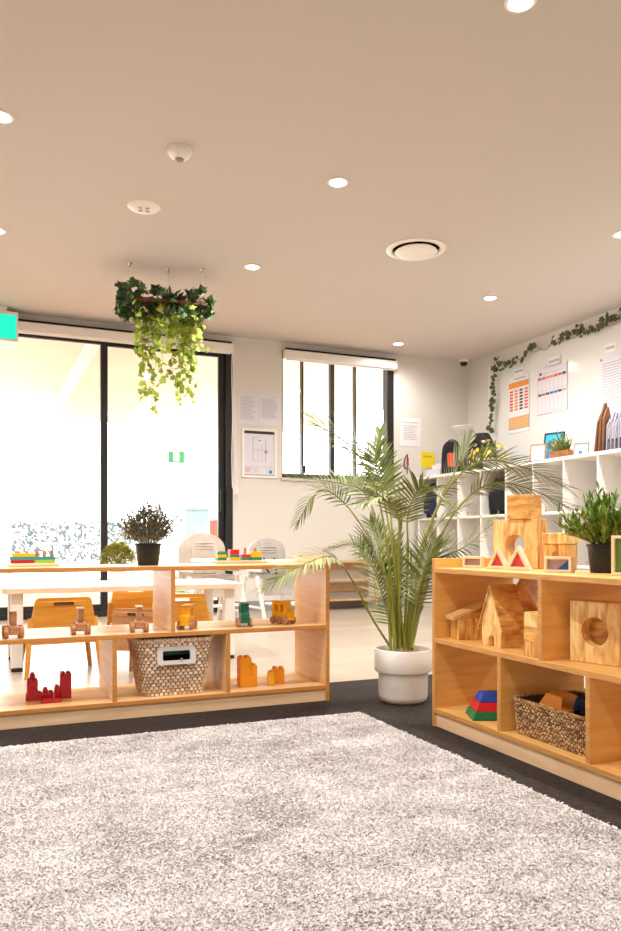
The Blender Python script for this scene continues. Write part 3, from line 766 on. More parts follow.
def house(loc, rz, w, d, hw, hr, label, door=True, mats=(BLOCKL,BLOCK)):
    t = thing('house_block', label, 'wooden block', loc, rz)
    lp = [[(-w/2,0),(w/2,0),(w/2,hw),(0,hr-.008),(-w/2,hw)]]
    if door: lp = [[(-w/2,0),(-.017,0),(-.017,.022)]+circ(0,.022,.017,.017,10,180,0)[1:]+[(.017,0),(w/2,0),(w/2,hw),(0,hr-.008),(-w/2,hw)]]
    MB().prism(lp, -d/2,-d/2+.02,'y').build('front_wall', mats[0], t, bevel=.001)
    lp = [[(-w/2,0),(w/2,0),(w/2,hw),(0,hr-.008),(-w/2,hw)]]
    MB().prism(lp, -d/2+.0202,d/2,'y').build('body', mats[1], t, bevel=.001)
    for sg in (-1,1):
        ex = .016; sl = (hr-hw)/(w/2)
        a = [(0,hr),(sg*(w/2+ex),hw-sl*ex+.008),(sg*(w/2+ex),hw-sl*ex-.004),(0,hr-.0115)]
        MB().prism([a], -d/2-.008,d/2+.008,'y').build('roof_panel', mats[1], t, bevel=.001)
house((1.655,2.165,ZM), R(-90), .108, .095, .090, .213, 'gabled wooden house block with arched door on block shelf')
house((1.822,2.238,ZM), R(-66), .13, .10, .12, .228, 'dark gabled wooden block standing behind the gabled house', False, (BLOCK,BLOCK))
t = thing('shed_block', 'low wooden block with lean to roof beside the gabled house', 'wooden block', (1.660,2.374,ZM), R(-10))
MB().box(-.056,-.034,0,.056,.034,.078).build('body', BLOCKH, t, bevel=.0015)
mb = MB(); mt = Matrix.Translation((.002,0,.108)) @ Matrix.Rotation(R(-21),4,'Y'); mb.box(-.085,-.036,-.006,.085,.036,.006,0,mt); mb.build('slant_roof', PLY, t, bevel=.001)
MB().prism([[(-.056,.0785),(.056,.0785),(.056,.118)]], -.033,.033,'y').build('roof_wedge', BLOCK, t)
for k in range(3):
    o = MB().box(-.035,-.031,0,.035,.031,.046).build('brick_block', [BLOCKH,BLOCK,BLOCKL][k], None, (1.605,1.918,ZM+.0463*k), R(-90), bevel=.0015)
    tag(o, ['lowest','middle','topmost'][k]+' wooden brick of the stack against the shelf divider', 'wooden block', 'stacked wooden bricks')
t = thing('recess_block', 'big square wooden block with a round hollow on block shelf', 'wooden block', (1.690,1.748,ZM), R(-74))
q = [(-.079,0),(.079,0),(.079,.182),(-.079,.182)]
MB().prism([q,circ(.002,.094,.043,.043,28)[::-1]], -.034,.012,'y').build('front_slab', BLOCKL, t, bevel=.002)
MB().box(-.079,.0122,0,.079,.034,.182).build('back_slab', BLOCK, t, bevel=.002)

# ------------------------------------------------------------------ toys on the open shelf, top
def peg_board(loc, w, d, pegs, label):
    t = thing('peg_board', label, 'stacking toy', loc)
    MB().box(-w/2,-d/2,0,w/2,d/2,.012).build('base', PALEW, t, bevel=.003)
    for x,hp,m_ in pegs: MB().tube([(x,0,.012),(x,0,.012+hp)], .0065, 12).build('peg', m_, t, bevel=.001)
    return Vector(loc)
def stack_block(loc, w, d, h, mat_, label, holes, grp):
    lp = [[(-w/2,-d/2),(w/2,-d/2),(w/2,d/2),(-w/2,d/2)]]+[circ(x,0,.0078,.0078,10)[::-1] for x in holes]
    o = MB().prism(lp, 0,h,'z').build('stacking_block', mat_, None, loc, bevel=.0008)
    tag(o, label, 'toy block', grp)
p1 = Vector((.191,3.215,ZT))
xs = [-.058,-.028,.012,.036,.066]
peg_board(p1, .192, .08, [(-.058,.048,NATW),(-.026,.048,NATW),(.0125,.048,NATW),(.041,.048,NATW),(.069,.048,NATW)], 'wooden peg board with five pegs at the long end of open shelf')
g1 = 'blocks on five peg board'
for z,w,c,x,mat_,lb in ((.0125,.088,-.042,0,DRED,'red bottom'),(.0255,.092,-.042,0,TEAL,'teal middle'),(.0385,.084,-.038,0,YEL,'yellow top')):
    hs = [-.058-c,-.026-c]
    stack_block(p1+Vector((c,0,z)), w, .055, .0125, mat_, lb+' block in the tallest stack on five peg board', hs, g1)
for z,w,c,mat_,lb in ((.0125,.074,.041,LIME,'lime bottom'),(.0255,.078,.041,TEAL,'teal upper')):
    hs = [.0125-c,.0,.069-c]
    stack_block(p1+Vector((c,0,z)), w, .055, .0125, mat_, lb+' block threaded on three pegs of five peg board', hs, g1)
p2 = Vector((1.078,3.31,ZT))
px = [-.090,-.031,.023,.072]
peg_board(p2, .240, .075, [(px[0],.042,NATW),(px[1],.045,NATW),(px[2],.058,NATW),(px[3],.058,NATW)], 'wooden peg board with four short stacks at basket end of open shelf')
g2 = 'blocks on four stack board'
for i,st_ in enumerate((((.013,GREEN,'lowest green'),(.013,YEL,'middle yellow'),(.013,GREEN,'top green')),
                        ((.013,YEL,'lowest yellow'),(.013,GREEN,'middle green'),(.022,RED,'tall top red')),
                        ((.013,GREEN,'lowest green'),(.013,RED,'upper red')),
                        ((.014,GREEN,'lowest green'),(.024,YEL,'thick upper yellow')))):
    z = .0125
    for h,mat_,lb in st_:
        stack_block(p2+Vector((px[i],0,z)), .042 if i != 3 else .05, .042, h, mat_, lb+' block of '+['first stack from the dark pot','second stack from the dark pot','third stack from the dark pot','fourth stack from the dark pot'][i], [0], g2); z += h+.0004

# ------------------------------------------------------------------ toys on the open shelf, middle
def wheel(parent, x, y, r, w, mat_):
    mb = MB(); mb.tube([(x-w/2,y,r),(x+w/2,y,r)], r, 18); o = mb.build('wheel', mat_, parent, bevel=.0015)
    MB().tube([(x-w/2-.0015,y,r),(x+w/2+.0015,y,r)], r*.3, 10).build('hub', NATW, o)
def peg_car(loc, rz, label):
    t = thing('wooden_car', label, 'toy car', loc, rz, 'wooden cars on the open shelf')
    for sg in (-1,1):
        for yy in (-.028,.028): wheel(t, sg*.027, yy, .0215, .016, NATW)
    MB().box(-.018,-.05,.014,.018,.05,.045).build('chassis', NATW, t, bevel=.004)
    MB().prism([rrect(-.011,.045,.011,.098,.005)], -.022,.022,'y').build('cab', NATW, t, bevel=.003)
    MB().box(-.014,-.03,.098,.014,.03,.104).build('cab_roof', PALEW, t, bevel=.002)
peg_car(on_y(13,639,3.075)*1, R(4), 'unpainted wooden car above the red bricks')
peg_car(on_y(80.5,632,3.10), R(-2), 'unpainted wooden car between the two other plain cars')
peg_car(on_y(139,631,3.08), R(-6), 'unpainted wooden car beside the shelf divider')
for o in COL.objects:
    if o.name.startswith('wooden_car'): o.location.z = ZM
def truck(loc, rz, mat_, label, slots=True):
    t = thing('toy_truck', label, 'toy truck', loc, rz, 'painted wooden trucks on the open shelf')
    for sg in (-1,1):
        for yy in (-.034,.0,.036): wheel(t, sg*.026, yy, .0155, .012, WHEELW)
    MB().box(-.0185,-.052,.016,.0185,.05,.030).build('chassis', mat_, t, bevel=.002)
    MB().prism([[(-.05,.0302),(-.03,.0302),(-.03,.062),(-.05,.056)]], -.018,.018,'x').build('bonnet', mat_, t, bevel=.002)
    w_ = [[(-.0298,.0302),(.05,.0302),(.05,.094),(-.0298,.094)],[(-.018,.052),(-.018,.084),(.004,.084),(.004,.052)],[(.014,.052),(.014,.084),(.038,.084),(.038,.052)]]
    MB().prism(w_, -.018,.018,'x').build('cab', mat_, t, bevel=.0015)
    MB().box(-.021,-.034,.0942,.021,.053,.099).build('roof', mat_, t, bevel=.0015)
def onshelf(x, Y, Z): 
    q = on_y(x,600,Y); return (q.x,Y,Z)
truck(onshelf(187,3.10,ZM), R(-28), YEL, 'yellow wooden truck beside the shelf divider above wicker basket')
truck(onshelf(244,3.10,ZM), R(-12), DGREEN, 'dark green wooden truck between the yellow ones')
truck(onshelf(283,3.13,ZM), R(27), YEL, 'yellow wooden truck turned sideways near the shelf end')

# red building bricks
def brick(loc, nx, ny, h, mat_, label, grp, rz=0, u=.0205):
    mb = MB(); w, d = nx*u, ny*u
    mb.box(-w/2+.0004,-d/2,0,w/2-.0004,d/2,h)
    for i in range(nx):
        for j in range(ny): 
            x, y = (i+.5)*u-w/2, (j+.5)*u-d/2
            mb.lathe([(u*.34,h-.001),(u*.34,h+.007),(u*.28,h+.008)], 14, c=(x,y,0))
    o = mb.build('building_brick', mat_, None, loc, rz, bevel=.0012); return tag(o, label, 'building brick', grp)
gr = 'red building bricks'
rb = onshelf(50,3.175,ZB); rb = Vector(rb)
bh = .026
lx = -.066
brick(rb+Vector((lx+.006,0,0)), 3, 2, bh, DRED, 'red brick at the base of the stepped red tower', gr)
brick(rb+Vector((lx+.0,0,bh+.0002)), 2, 2, bh, DRED, 'red brick second in the stepped red tower', gr)
brick(rb+Vector((lx+.0,0,2*bh+.0004)), 2, 2, bh, DRED, 'red brick third in the stepped red tower', gr)
brick(rb+Vector((lx-.0,0,3*bh+.0006)), 1, 1, .022, DRED, 'single red brick crowning the stepped red tower', gr)
brick(rb+Vector((-.008,0,0)), 2, 2, bh, DRED, 'low red brick in the middle of the red castle', gr)
brick(rb+Vector((-.018,0,bh+.0002)), 1, 1, .014, DRED, 'tiny red brick on the middle of the red castle', gr)
brick(rb+Vector((.026,.002,0)), 1, 2, .045, DRED, 'upright red brick leaning at the foot of the twin stud tower', gr)
for k,s_ in enumerate(('lowest','second','third')):
    brick(rb+Vector((.058,.0,k*(.032+.0002))), 2, 2, .032, DRED, s_+' red brick of the twin stud tower', gr, 0, .0215)
mb = MB().box(-.038,-.02,0,.038,.02,.013); tag(mb.build('building_brick', RED, None, rb+Vector((.0,-.065,0)), R(3), bevel=.004), 'flat smooth red brick lying in front of red castle', 'building brick', gr)
gy = 'amber building bricks'
yb = Vector(onshelf(247,3.13,ZB))
brick(yb, 3, 2, .046, AMB, 'amber brick at bottom of the taller amber tower', gy, 0, .0255)
brick(yb+Vector((-.0128,0,.0462)), 2, 2, .038, AMB, 'amber brick in the middle of the taller amber tower', gy, 0, .0255)
brick(yb+Vector((.0257,0,.0462)), 1, 2, .042, AMB, 'narrow amber brick stepped on side of taller amber tower', gy, 0, .0255)
brick(yb+Vector((-.0128,0,.0844)), 2, 2, .038, AMB, 'amber brick on top of the taller amber tower', gy, 0, .0255)
yb = Vector(onshelf(278,3.16,ZB))
brick(yb, 2, 2, .06, AMB, 'low twin stud amber brick near the shelf end', gy, R(-18), .0275)
brick(yb+Vector((-.052,-.05,0)), 1, 1, .055, YEL, 'small yellow amber brick in front of the twin stud one', gy, R(-12), .03)

# ------------------------------------------------------------------ table, chairs
tx0, tx1, ty0, ty1, tz = .10, 1.424, 4.28, 4.90, .447
t = thing('kids_table', 'low white rectangular table behind the open shelf', 'table', ((tx0+tx1)/2,(ty0+ty1)/2,0))
hx, hy = (tx1-tx0)/2, (ty1-ty0)/2
MB().prism([rrect(-hx,-hy,hx,hy,.05,6)], tz-.030,tz-.004,'z',0).build('top_edge_band', PALEW, t, bevel=.002)
MB().prism([rrect(-hx,-hy,hx,hy,.05,6)], tz-.0038,tz,'z',0).build('table_top', WHITE, t)
for sx in (-1,1):
    for sy in (-1,1):
        cx, cy = sx*(hx-.075), sy*(hy-.085)
        l = MB().cbox((cx,cy,(tz-.030+.02)/2),(.062,.062,tz-.0505)).build('leg', WHITE, t, bevel=.006)
        MB().cbox((cx,cy,.01),(.058,.058,.0199)).build('foot', BLACK, l, bevel=.003)
def toddler_chair(loc, rz, label, mat_, s=1.0, recess=False):
    t = thing('toddler_chair', label, 'chair', loc, rz)
    # back panel: seen from behind (local -y is the back), slightly curved and raked
    out = [(-.178,.165),(.178,.165),(.172,.21),(.146,.36)]+circ(.118,.382,.022,.022,5,10,90)+circ(-.118,.382,.022,.022,5,90,170)+[(-.146,.36),(-.172,.21)]
    slot = rrect(-.052,.362,.052,.382,.0095,5)
    mb = MB(); mb.prism([out,slot[::-1]], 0,.012,'y')
    mb.v = [(x*s, (y+.05*(z-.19)*-1+.35*x*x)*s, z*s) for x,y,z in mb.v]
    mb.build('backrest', mat_, t, smooth=False, bevel=.002)
    if recess: MB().cbox((0,(.012+.05*(.372-.19)*-1)*s,.372*s),(.103*s,.004,.019*s)).build('slot_panel', WHEELD, t)  # thin dark brown panel filling the slot
    MB().prism([rrect(-.155*s,.015,.155*s,.29*s,.03)], .205*s,.217*s,'z').build('seat', mat_, t, bevel=.003)
    for sx in (-1,1):
        for (ya,yb_,zt) in ((.02,-.035,.30),(.26,.29,.205)):
            mb = MB(); a = Vector((sx*.158*s,ya*s,zt*s)); b = Vector((sx*.185*s,yb_*s,0))
            mb.tube([b,a], [.011,.015], 8); mb.build('leg', mat_, t, smooth=True)
    MB().cbox((0,.14*s,.196*s),(.28*s,.22*s,.016)).build('seat_support', mat_, t)
p = on_y(63,600,4.16)
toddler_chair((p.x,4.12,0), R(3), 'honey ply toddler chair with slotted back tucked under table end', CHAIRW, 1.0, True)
p = on_y(181,600,4.12)
toddler_chair((p.x,4.14,0), R(-4), 'honey ply toddler chair at the table behind the shelf divider', CHAIRW, 1.0)
p = on_y(137,600,5.0)
toddler_chair((p.x,5.06,0), R(177), 'honey ply toddler chair in shade at far side of white table', CHAIRW, 1.0)
p = on_y(136,612,3.82)
t0 = (p.x,3.86,0)
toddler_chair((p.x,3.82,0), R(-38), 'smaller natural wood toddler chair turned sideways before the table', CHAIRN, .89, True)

# high chairs
def high_chair(loc, rz, label, pad, s, wt):
    t = thing('high_chair', label, 'high chair', loc, rz)
    W = .19*s; zs = .42*wt; zt = .755*wt
    for sx in (-1,1):
        for y0,y1 in ((-.10,-.26),(.12,.24)):
            MB().tube([(sx*(W+.035),y1,0),(sx*(W+.03),y0,zs)], [.016,.018], 10).build('leg', CREAMW, t, smooth=True)
        MB().tube([(sx*(W+.033),-.2,.14),(sx*(W+.033),.2,.14)], .010, 8).build('side_rail', CREAMW, t)
        MB().cbox((sx*(W+.02),-.02,zs+.06),(.03,.26,.05)).build('armrest', CREAMW, t, bevel=.012)
    # seat shell and its padded cushion
    shell = [(-W-.004,zs-.02),(W+.004,zs-.02)]+circ(0,zt-W*.72,W+.004,W*.72,20,0,180)
    MB().prism([shell], .115,.135,'y').build('seat_shell', CREAMW, t, bevel=.004)
    q = [(x*1.02,z+.004) for x,z in shell]
    o = MB().prism([q], .07,.1145,'y').build('back_cushion', pad, t, bevel=.018, seg=3)
    inner = [(-W*.6,zs+.02),(W*.6,zs+.02)]+circ(0,zt-W*.75,W*.6,W*.45,16,0,180)
    MB().prism([inner], .056,.0698,'y').build('inner_pad', pad, t, bevel=.008, seg=3)
    for k in range(3): MB().tube([(-W*.42,.053,zt-.075-k*.022),(W*.42,.053,zt-.075-k*.022)], .004, 8).build('quilt_ridge', pad, t)
    MB().prism([rrect(-W*.95,-.14,W*.95,.11,.04)], zs-.02,zs+.012,'z').build('seat_cushion', pad, t, bevel=.01)
    MB().prism([[(-W*.8,zs-.16),(W*.8,zs-.16),(W*.92,zs-.02),(-W*.92,zs-.02)]], -.13,-.10,'y').build('calf_rest', pad, t, bevel=.008)
    MB().prism([rrect(-W-.02,-.30,W+.02,-.06,.06)], zs+.115,zs+.14,'z').build('tray', CREAMW, t, bevel=.008)
    MB().cbox((0,-.2,zs-.22),(W*1.9,.09,.016)).build('footrest', CREAMW, t, bevel=.004)
    if pad is GREYSEAT:
        for sx in (-1,1): MB().tube([(sx*.05,.052,zs+.15),(sx*.055,.03,zs+.08),(sx*.03,-.02,zs+.016)], .007, 6).build('strap', GREYF, t)
    return t
p = on_y(206,600,5.9); high_chair((p.x,5.84,0), R(14), 'beige padded high chair by the black door frame', BEIGEF, 1.0, 1.0)
p = on_y(272,600,6.15); high_chair((p.x,6.15,0), R(8), 'grey padded high chair against the wall by wooden rack', GREYSEAT, .86, .95)

# low wooden rack by the wall
xa, xb = on_y(306,600,6.98).x, on_y(376,600,6.98).x
t = thing('shoe_rack', 'low pale wooden slatted rack against wall under window', 'rack', ((xa+xb)/2,7.05,0)); hw = (xb-xa)/2
for sx in (-1,1):
    for yy in (-.1,.1): MB().cbox((sx*(hw-.014),yy,.255),(.028,.028,.51)).build('post', RACKW, t, bevel=.003)
for z in (.09,.29,.48):
    m_ = MB()
    for yy in (-.07,-.0233,.0233,.07): m_.box(-hw+.0285,yy-.02,z,hw-.0285,yy+.02,z+.016)
    m_.build('slat_shelf', RACKW, t, bevel=.002)
for z in (.18,.40): MB().box(-hw+.0285,.09,z,hw-.0285,.105,z+.07).build('back_slat', RACKW, t, bevel=.002)

# ------------------------------------------------------------------ locker unit
LX, LT = 4.31, 1.375
ys = [7.085-.3716*k for k in range(11)]
t = thing('locker_unit', 'long white cubby locker unit along the right hand wall', 'lockers', (LX,ys[-1],0)); Ly = ys[0]-ys[-1]; LD = XR-LX-.02
def lb(nm, *a): return MB().box(*a).build(nm, LOCKW, t, bevel=.002)
lb('top_panel', -.012,-.01,LT-.028,LD,Ly+.01,LT); lb('plinth', .03,0,0,LD,Ly,.06)
for z in (.06,.48,.915): lb('shelf_board', 0,.009,z,LD-.02,Ly-.009,z+.022)
for k,yv in enumerate(ys): lb('divider', 0,yv-ys[-1]-.009,.06,LD-.02,yv-ys[-1]+.009,LT-.028)
lb('back_panel', LD-.018,0,.06,LD,Ly,LT-.028)
for z in (.488,.923):
    for k in range(10):
        yc = (ys[k]+ys[k+1])/2-ys[-1]
        MB().prism([[(yc-.055,z+.014),(yc+.055,z+.014),(yc+.055,z+.052),(yc-.055,z+.052)],[(yc-.05,z+.019),(yc-.05,z+.047),(yc+.05,z+.047),(yc+.05,z+.019)]], .02,.026,'x').build('label_holder', GREYP, t)

# bags in the cubbies
def bag(name, label, loc, rz, w, d, h, mat_, extras=None):
    t = thing(name, label, 'bag', loc, rz)
    mb = MB()
    ring = 20; lev = 9; vs = []
    for j in range(lev):
        q = j/(lev-1); k = (1-.22*q**3)*(.92+.14*math.sin(q*3.1))
        if j == lev-1: k *= .75
        for i in range(ring):
            a = 2*math.pi*i/ring; ca, sa = math.cos(a), math.sin(a)
            sx = math.copysign(abs(ca)**.6,ca)*w/2*k*U(.97,1.03); sy = math.copysign(abs(sa)**.6,sa)*d/2*k*U(.95,1.05)
            vs.append((sx,sy,h*q))
    fs = [(j*ring+i,j*ring+(i+1)%ring,(j+1)*ring+(i+1)%ring,(j+1)*ring+i) for j in range(lev-1) for i in range(ring)]+[tuple(range(ring-1,-1,-1)),tuple(range((lev-1)*ring,lev*ring))]
    mb.add(vs,fs); mb.build('body', mat_, t, smooth=True)
    MB().prism([rrect(-w*.34,h*.12,w*.34,h*.48,.02)], -d*.5-.03,-d*.36,'y').build('front_pocket', mat_, t, bevel=.01, seg=3)
    MB().tube(spl([(-.03,0,h*.93),(-.03,0,h*1.04),(.03,0,h*1.04),(.03,0,h*.93)],5), .007, 7).build('grab_loop', mat_, t)
    return t
bag('school_bag', 'navy backpack in the cubby nearest the back wall', (4.46,6.90,.9375), R(-70), .25, .26, .37, NAVYF)
bag('school_bag', 'black backpack sagging in a cubby behind the palm', (4.45,5.785,.9375), R(-55), .27, .25, .34, BLACKF)
# things on top of the lockers
T0 = LT+.001
q = on_x(452,470,4.50)
t = bag('tote_bag', 'upright black bag with orange red tag on the lockers', (4.50,q.y,T0), R(-38), .21, .2, .35, BLACKF)
MB().prism([rrect(-.035,.08,.045,.22,.008)], -.145,-.14,'y').build('orange_tag', REDF, t)
q = on_x(475,465,4.56)
t = thing('jacket_pile', 'charcoal jacket heaped on lockers beside the black bag', 'jacket', (4.58,q.y,T0), R(-38))
mb = MB(); ring, lev = 22, 9; vs = []
for j in range(lev):
    qq = j/(lev-1)
    for i in range(ring):
        a = 2*math.pi*i/ring; k = (1-.62*qq**3)*(1+.09*math.sin(3*a+j*.6)); vs.append((math.cos(a)*.17*k+.06*qq,math.sin(a)*.12*k,.40*qq))
mb.add(vs,[(j*ring+i,j*ring+(i+1)%ring,(j+1)*ring+(i+1)%ring,(j+1)*ring+i) for j in range(lev-1) for i in range(ring)]+[tuple(range(ring-1,-1,-1)),tuple(range((lev-1)*ring,lev*ring))])
mb.build('cloth_body', GREYF, t, smooth=True)
MB().tube(spl([(.02,-.05,.36),(.10,-.12,.26),(.15,-.10,.10),(.14,-.11,.0+.03)],6), [.05]*6+[.045]*6+[.035]*7, 10).build('sleeve', GREYF, t, smooth=True)
pp = Vector((4.47,on_x(465,436,4.47).y,T0+.40))
o = MB().cbox((0,0,0),(.20,.15,.004)).build('paper_sheet', PAPER, None, pp+Vector((-.02,0,.042)), R(-50)); o.rotation_euler = (R(-24),R(0),R(-50))
tag(o, 'white paper sheet lying over black bag and jacket', 'paper')
q = on_x(492,462,4.45)
t = thing('flower_arrangement', 'yellow and cream flowers in a pot on the lockers', 'flowers', (4.42,q.y,T0))
t.scale = (1.12,1.12,1.12)
MB().lathe([(.0,0),(.05,0),(.055,.05),(.062,.09),(.057,.09),(.05,.08),(.0,.078)], 24).build('vase', WPOT, t, smooth=True)
mb = MB(); my = MB(); mw = MB()
for k in range(120):
    d = rnd_dir(-.15,1); strip_leaf(mb, Vector((0,0,.09))+d*U(.04,.13), d+rnd_dir(-1,1)*.5, Vector((0,0,1)), U(.04,.07), U(.014,.024), .3, 3)
for k in range(38):
    d = rnd_dir(-.25,1); c = Vector((0,0,.09))+Vector((d.x*.16,d.y*.16,d.z*.15)); w_ = my if k % 5 < 3 else mw
    for i in range(7):
        a = d.orthogonal().normalized(); a = Matrix.Rotation(i*.9,3,d) @ a
        strip_leaf(w_, c, a+d*.5, d, .024, .016, .1, 2)
mb.build('leaves', ORN, t); my.build('yellow_blossoms', FLY, t); mw.build('cream_blossoms', FLW, t)

def pic(name, label, cat, c, rz, w, h, fr, bd, face, extra=None, lean=R(-10)):
    t = thing(name, label, cat, c, rz)
    mt = Matrix.Rotation(lean,4,'X')
    MB().prism([[(-w/2,0),(w/2,0),(w/2,h),(-w/2,h)],[(-w/2+bd,bd),(-w/2+bd,h-bd),(w/2-bd,h-bd),(w/2-bd,bd)]], -.009,.009,'y',0,None,mt).build('frame', fr, t)
    MB().box(-w/2+bd,-.003,bd,w/2-bd,.008,h-bd,0,mt).build('picture', face, t)
    if extra:
        for mat_,(x0,z0,x1,z1) in extra: MB().box(x0,-.0045,z0,x1,-.0032,z1,0,mt).build('print', mat_, t)
    MB().tube([(0,.012,h*.7),(0,.012+h*.35,.003)], .004, 6).build('easel_back', fr, t)
    return t
q = on_x(537,458,4.42)
pic('photo_frame', 'wooden photo frame with white page beside blue picture on lockers', 'photo frame', (4.44,q.y+.02,T0), R(-62), .14, .165, M('rose wood', (176,130,104), rough=.5), .012, PAPER, [(INK,(-.03,.09,.03,.094)),(INK,(-.03,.075,.03,.079)),(INK,(-.03,.06,.02,.064))])
q = on_x(548,450,4.5)
t = pic('picture_board', 'bright blue framed picture standing behind the boxed fern', 'picture', (4.56,q.y+.02,T0), R(-72) , .19, .27, M('dark teal frame', (36,52,66), rough=.5), .014, CYANP,
    [(M('tan print', (196,150,120), rough=.6),(-.01,.13,.04,.19)),(INKD,(-.05,.12,-.02,.2)),(M('rose print', (206,150,140), rough=.6),(-.03,.02,.05,.085)),(BLUEP,(-.06,.03,-.035,.11))])
q = on_x(562,452,4.42)
t = thing('boxed_fern', 'grassy green plant in small wooden box on the lockers', 'plant', (4.42,q.y,T0), R(-72))
t.scale = (1.3,1.3,1.3)
MB().taper((0,0,0),(.13,.075),(.145,.085),.05).build('wooden_box', M('terracotta wood', (188,126,78), (168,106,62), rough=.6, scale=20), t, bevel=.002)
mb = MB()
for k in range(110):
    a = U(0,6.283); tl = U(0,1.3); d = Vector((math.cos(a)*tl,math.sin(a)*tl,1)).normalized()
    strip_leaf(mb, Vector((U(-.05,.05),U(-.025,.025),.045)), d, Vector((0,0,1)), U(.08,.17), .008, .9, 4)
mb.build('leaves', ORN, t)
q = on_x(581,450,4.40)
pic('photo_frame', 'small pale photo frame between boxed fern and brown folders', 'photo frame', (4.40,q.y,T0), R(-60), .12, .105, GREYP, .009, PAPERL, [(BLUEP,(-.02,.015,.01,.04)),(INK,(.015,.02,.035,.045))])
q = on_x(525,462,4.40)
tag(MB().cbox((0,0,.005),(.14,.10,.01)).build('tablet', BLACK, None, (4.41,q.y,T0), R(-80), bevel=.003), 'thin dark tablet lying flat beside wooden photo frame', 'tablet')
# folders
y_of = lambda x: on_x(x,445,4.44).y
def folder(x, label, h, mat_, lean, w=.16, th=.014, grp='folders on the lockers', rz=R(30)):
    t = thing('folder', label, 'folder', (4.50,y_of(x),T0+.012), R(-90)+rz, grp)
    mt = Matrix.Rotation(lean,4,'Y')
    o = MB().prism([[(-w/2,0),(w/2,0),(w/2,h*.82),(w*.2,h),(-w*.1,h*.96),(-w/2,h*.72)]], -th/2,th/2,'x').build('card_cover', mat_, t, bevel=.002)
    o.data.transform(mt)
    q2 = MB().prism([[(-w/2+.01,.005),(w/2-.004,.005),(w/2-.004,h*.78),(w*.2,h*.93),(-w/2+.01,h*.68)]], th/2,th/2+.006,'x').build('papers', PAPER if mat_ is not BROWNF else BROWNF, t)
    q2.data.transform(mt)
folder(591.5, 'brown card folder leaning outermost beside small pale frame', .33, BROWNF, R(6))
folder(595.5, 'tall brown card folder with peaked top, second of the brown ones', .40, BROWNF, R(4))
folder(599.5, 'brown card folder next to the grey lilac folders', .36, BROWNF, R(2))
folder(603.5, 'grey lilac folder touching the brown folders', .27, LILACF, R(2))
folder(607.5, 'grey lilac folder second from the brown folders', .31, LILACF, R(1))
folder(611.5, 'grey lilac folder third from the brown folders', .30, LILACF, R(-1))
folder(615.5, 'tallest grey lilac folder beside the blue folder', .34, LILACF, R(0))
folder(620.0, 'bright blue folder cut by the photo edge', .29, BLUEF, 0)
ya, yb_ = y_of(602), y_of(626)
t = thing('file_rack', 'black wire rack holding the grey and blue folders', 'rack', (4.5,(ya+yb_)/2,T0)); hl = (ya-yb_)/2+.02
for xx in (-.09,.09): MB().tube([(xx,-hl,.006),(xx,hl,.006)], .005, 6).build('base_wire', BLACK, t)
for k in range(6):
    yv = y_of(601.5+4*k)-.003-t.location.y; cs, sn = math.cos(R(30)), math.sin(R(30))
    MB().tube(spl([(q*cs,yv+q*sn,z) for q,z in ((-.10,.006),(-.102,.075),(-.085,.1),(-.068,.075),(-.066,.006))],4), .0035, 6).build('divider_wire', BLACK, t)

# yellow card, dispenser, key lanyard, phone
q = on_y(429,460,7.17)
t = thing('yellow_notice', 'small bright yellow notice on wall above the lockers', 'notice', (q.x,YB-.003,q.z))
w2 = abs(on_y(436,460,7.2).x-on_y(422.5,460,7.2).x)/2
MB().box(-w2,-.004,-.085,w2,0,.085).build('sheet', YPAP, t)
MB().box(-w2*.7,-.0055,.03,w2*.6,-.0042,.05).build('print', M('ochre print', (206,170,30), rough=.6), t)
q = on_x(426,478,4.62)
t = thing('tissue_box', 'white tissue dispenser on lockers in front of yellow notice', 'tissue box', (4.49,7.0,T0), R(-80))
MB().box(-.12,-.06,0,.12,.06,.085).build('carton', M('pale lilac carton', (214,212,222), rough=.5), t, bevel=.004)
mb = MB()
for k in range(14): strip_leaf(mb, Vector((U(-.05,.05),U(-.015,.015),.084)), Vector((U(-.5,.5),U(-.4,.4),1)), Vector((0,1,0)), U(.05,.085), .05, .4, 3)
mb.build('tissue', PAPER, t)
q = on_y(406,455,YB)
t = thing('key_lanyard', 'keys on red and black lanyard hanging on wall hook', 'keys', (q.x,YB,q.z))
MB().tube([(0,0,0),(0,-.03,0),(0,-.034,.012)], .004, 6).build('wall_hook', CHROME, t)
MB().tube(spl([(0,-.028,.004),(-.028,-.02,-.05),(-.032,-.018,-.12),(-.004,-.018,-.155),(.012,-.018,-.10),(.006,-.022,-.04),(0,-.028,.004)],6), .006, 6).build('cord', BLACK, t)
MB().box(.004,-.026,-.115,.02,-.014,-.03).build('red_tag', RED, t, bevel=.003)
MB().box(.0,-.02,-.20,.012,-.014,-.15).build('key', CHROME, t)

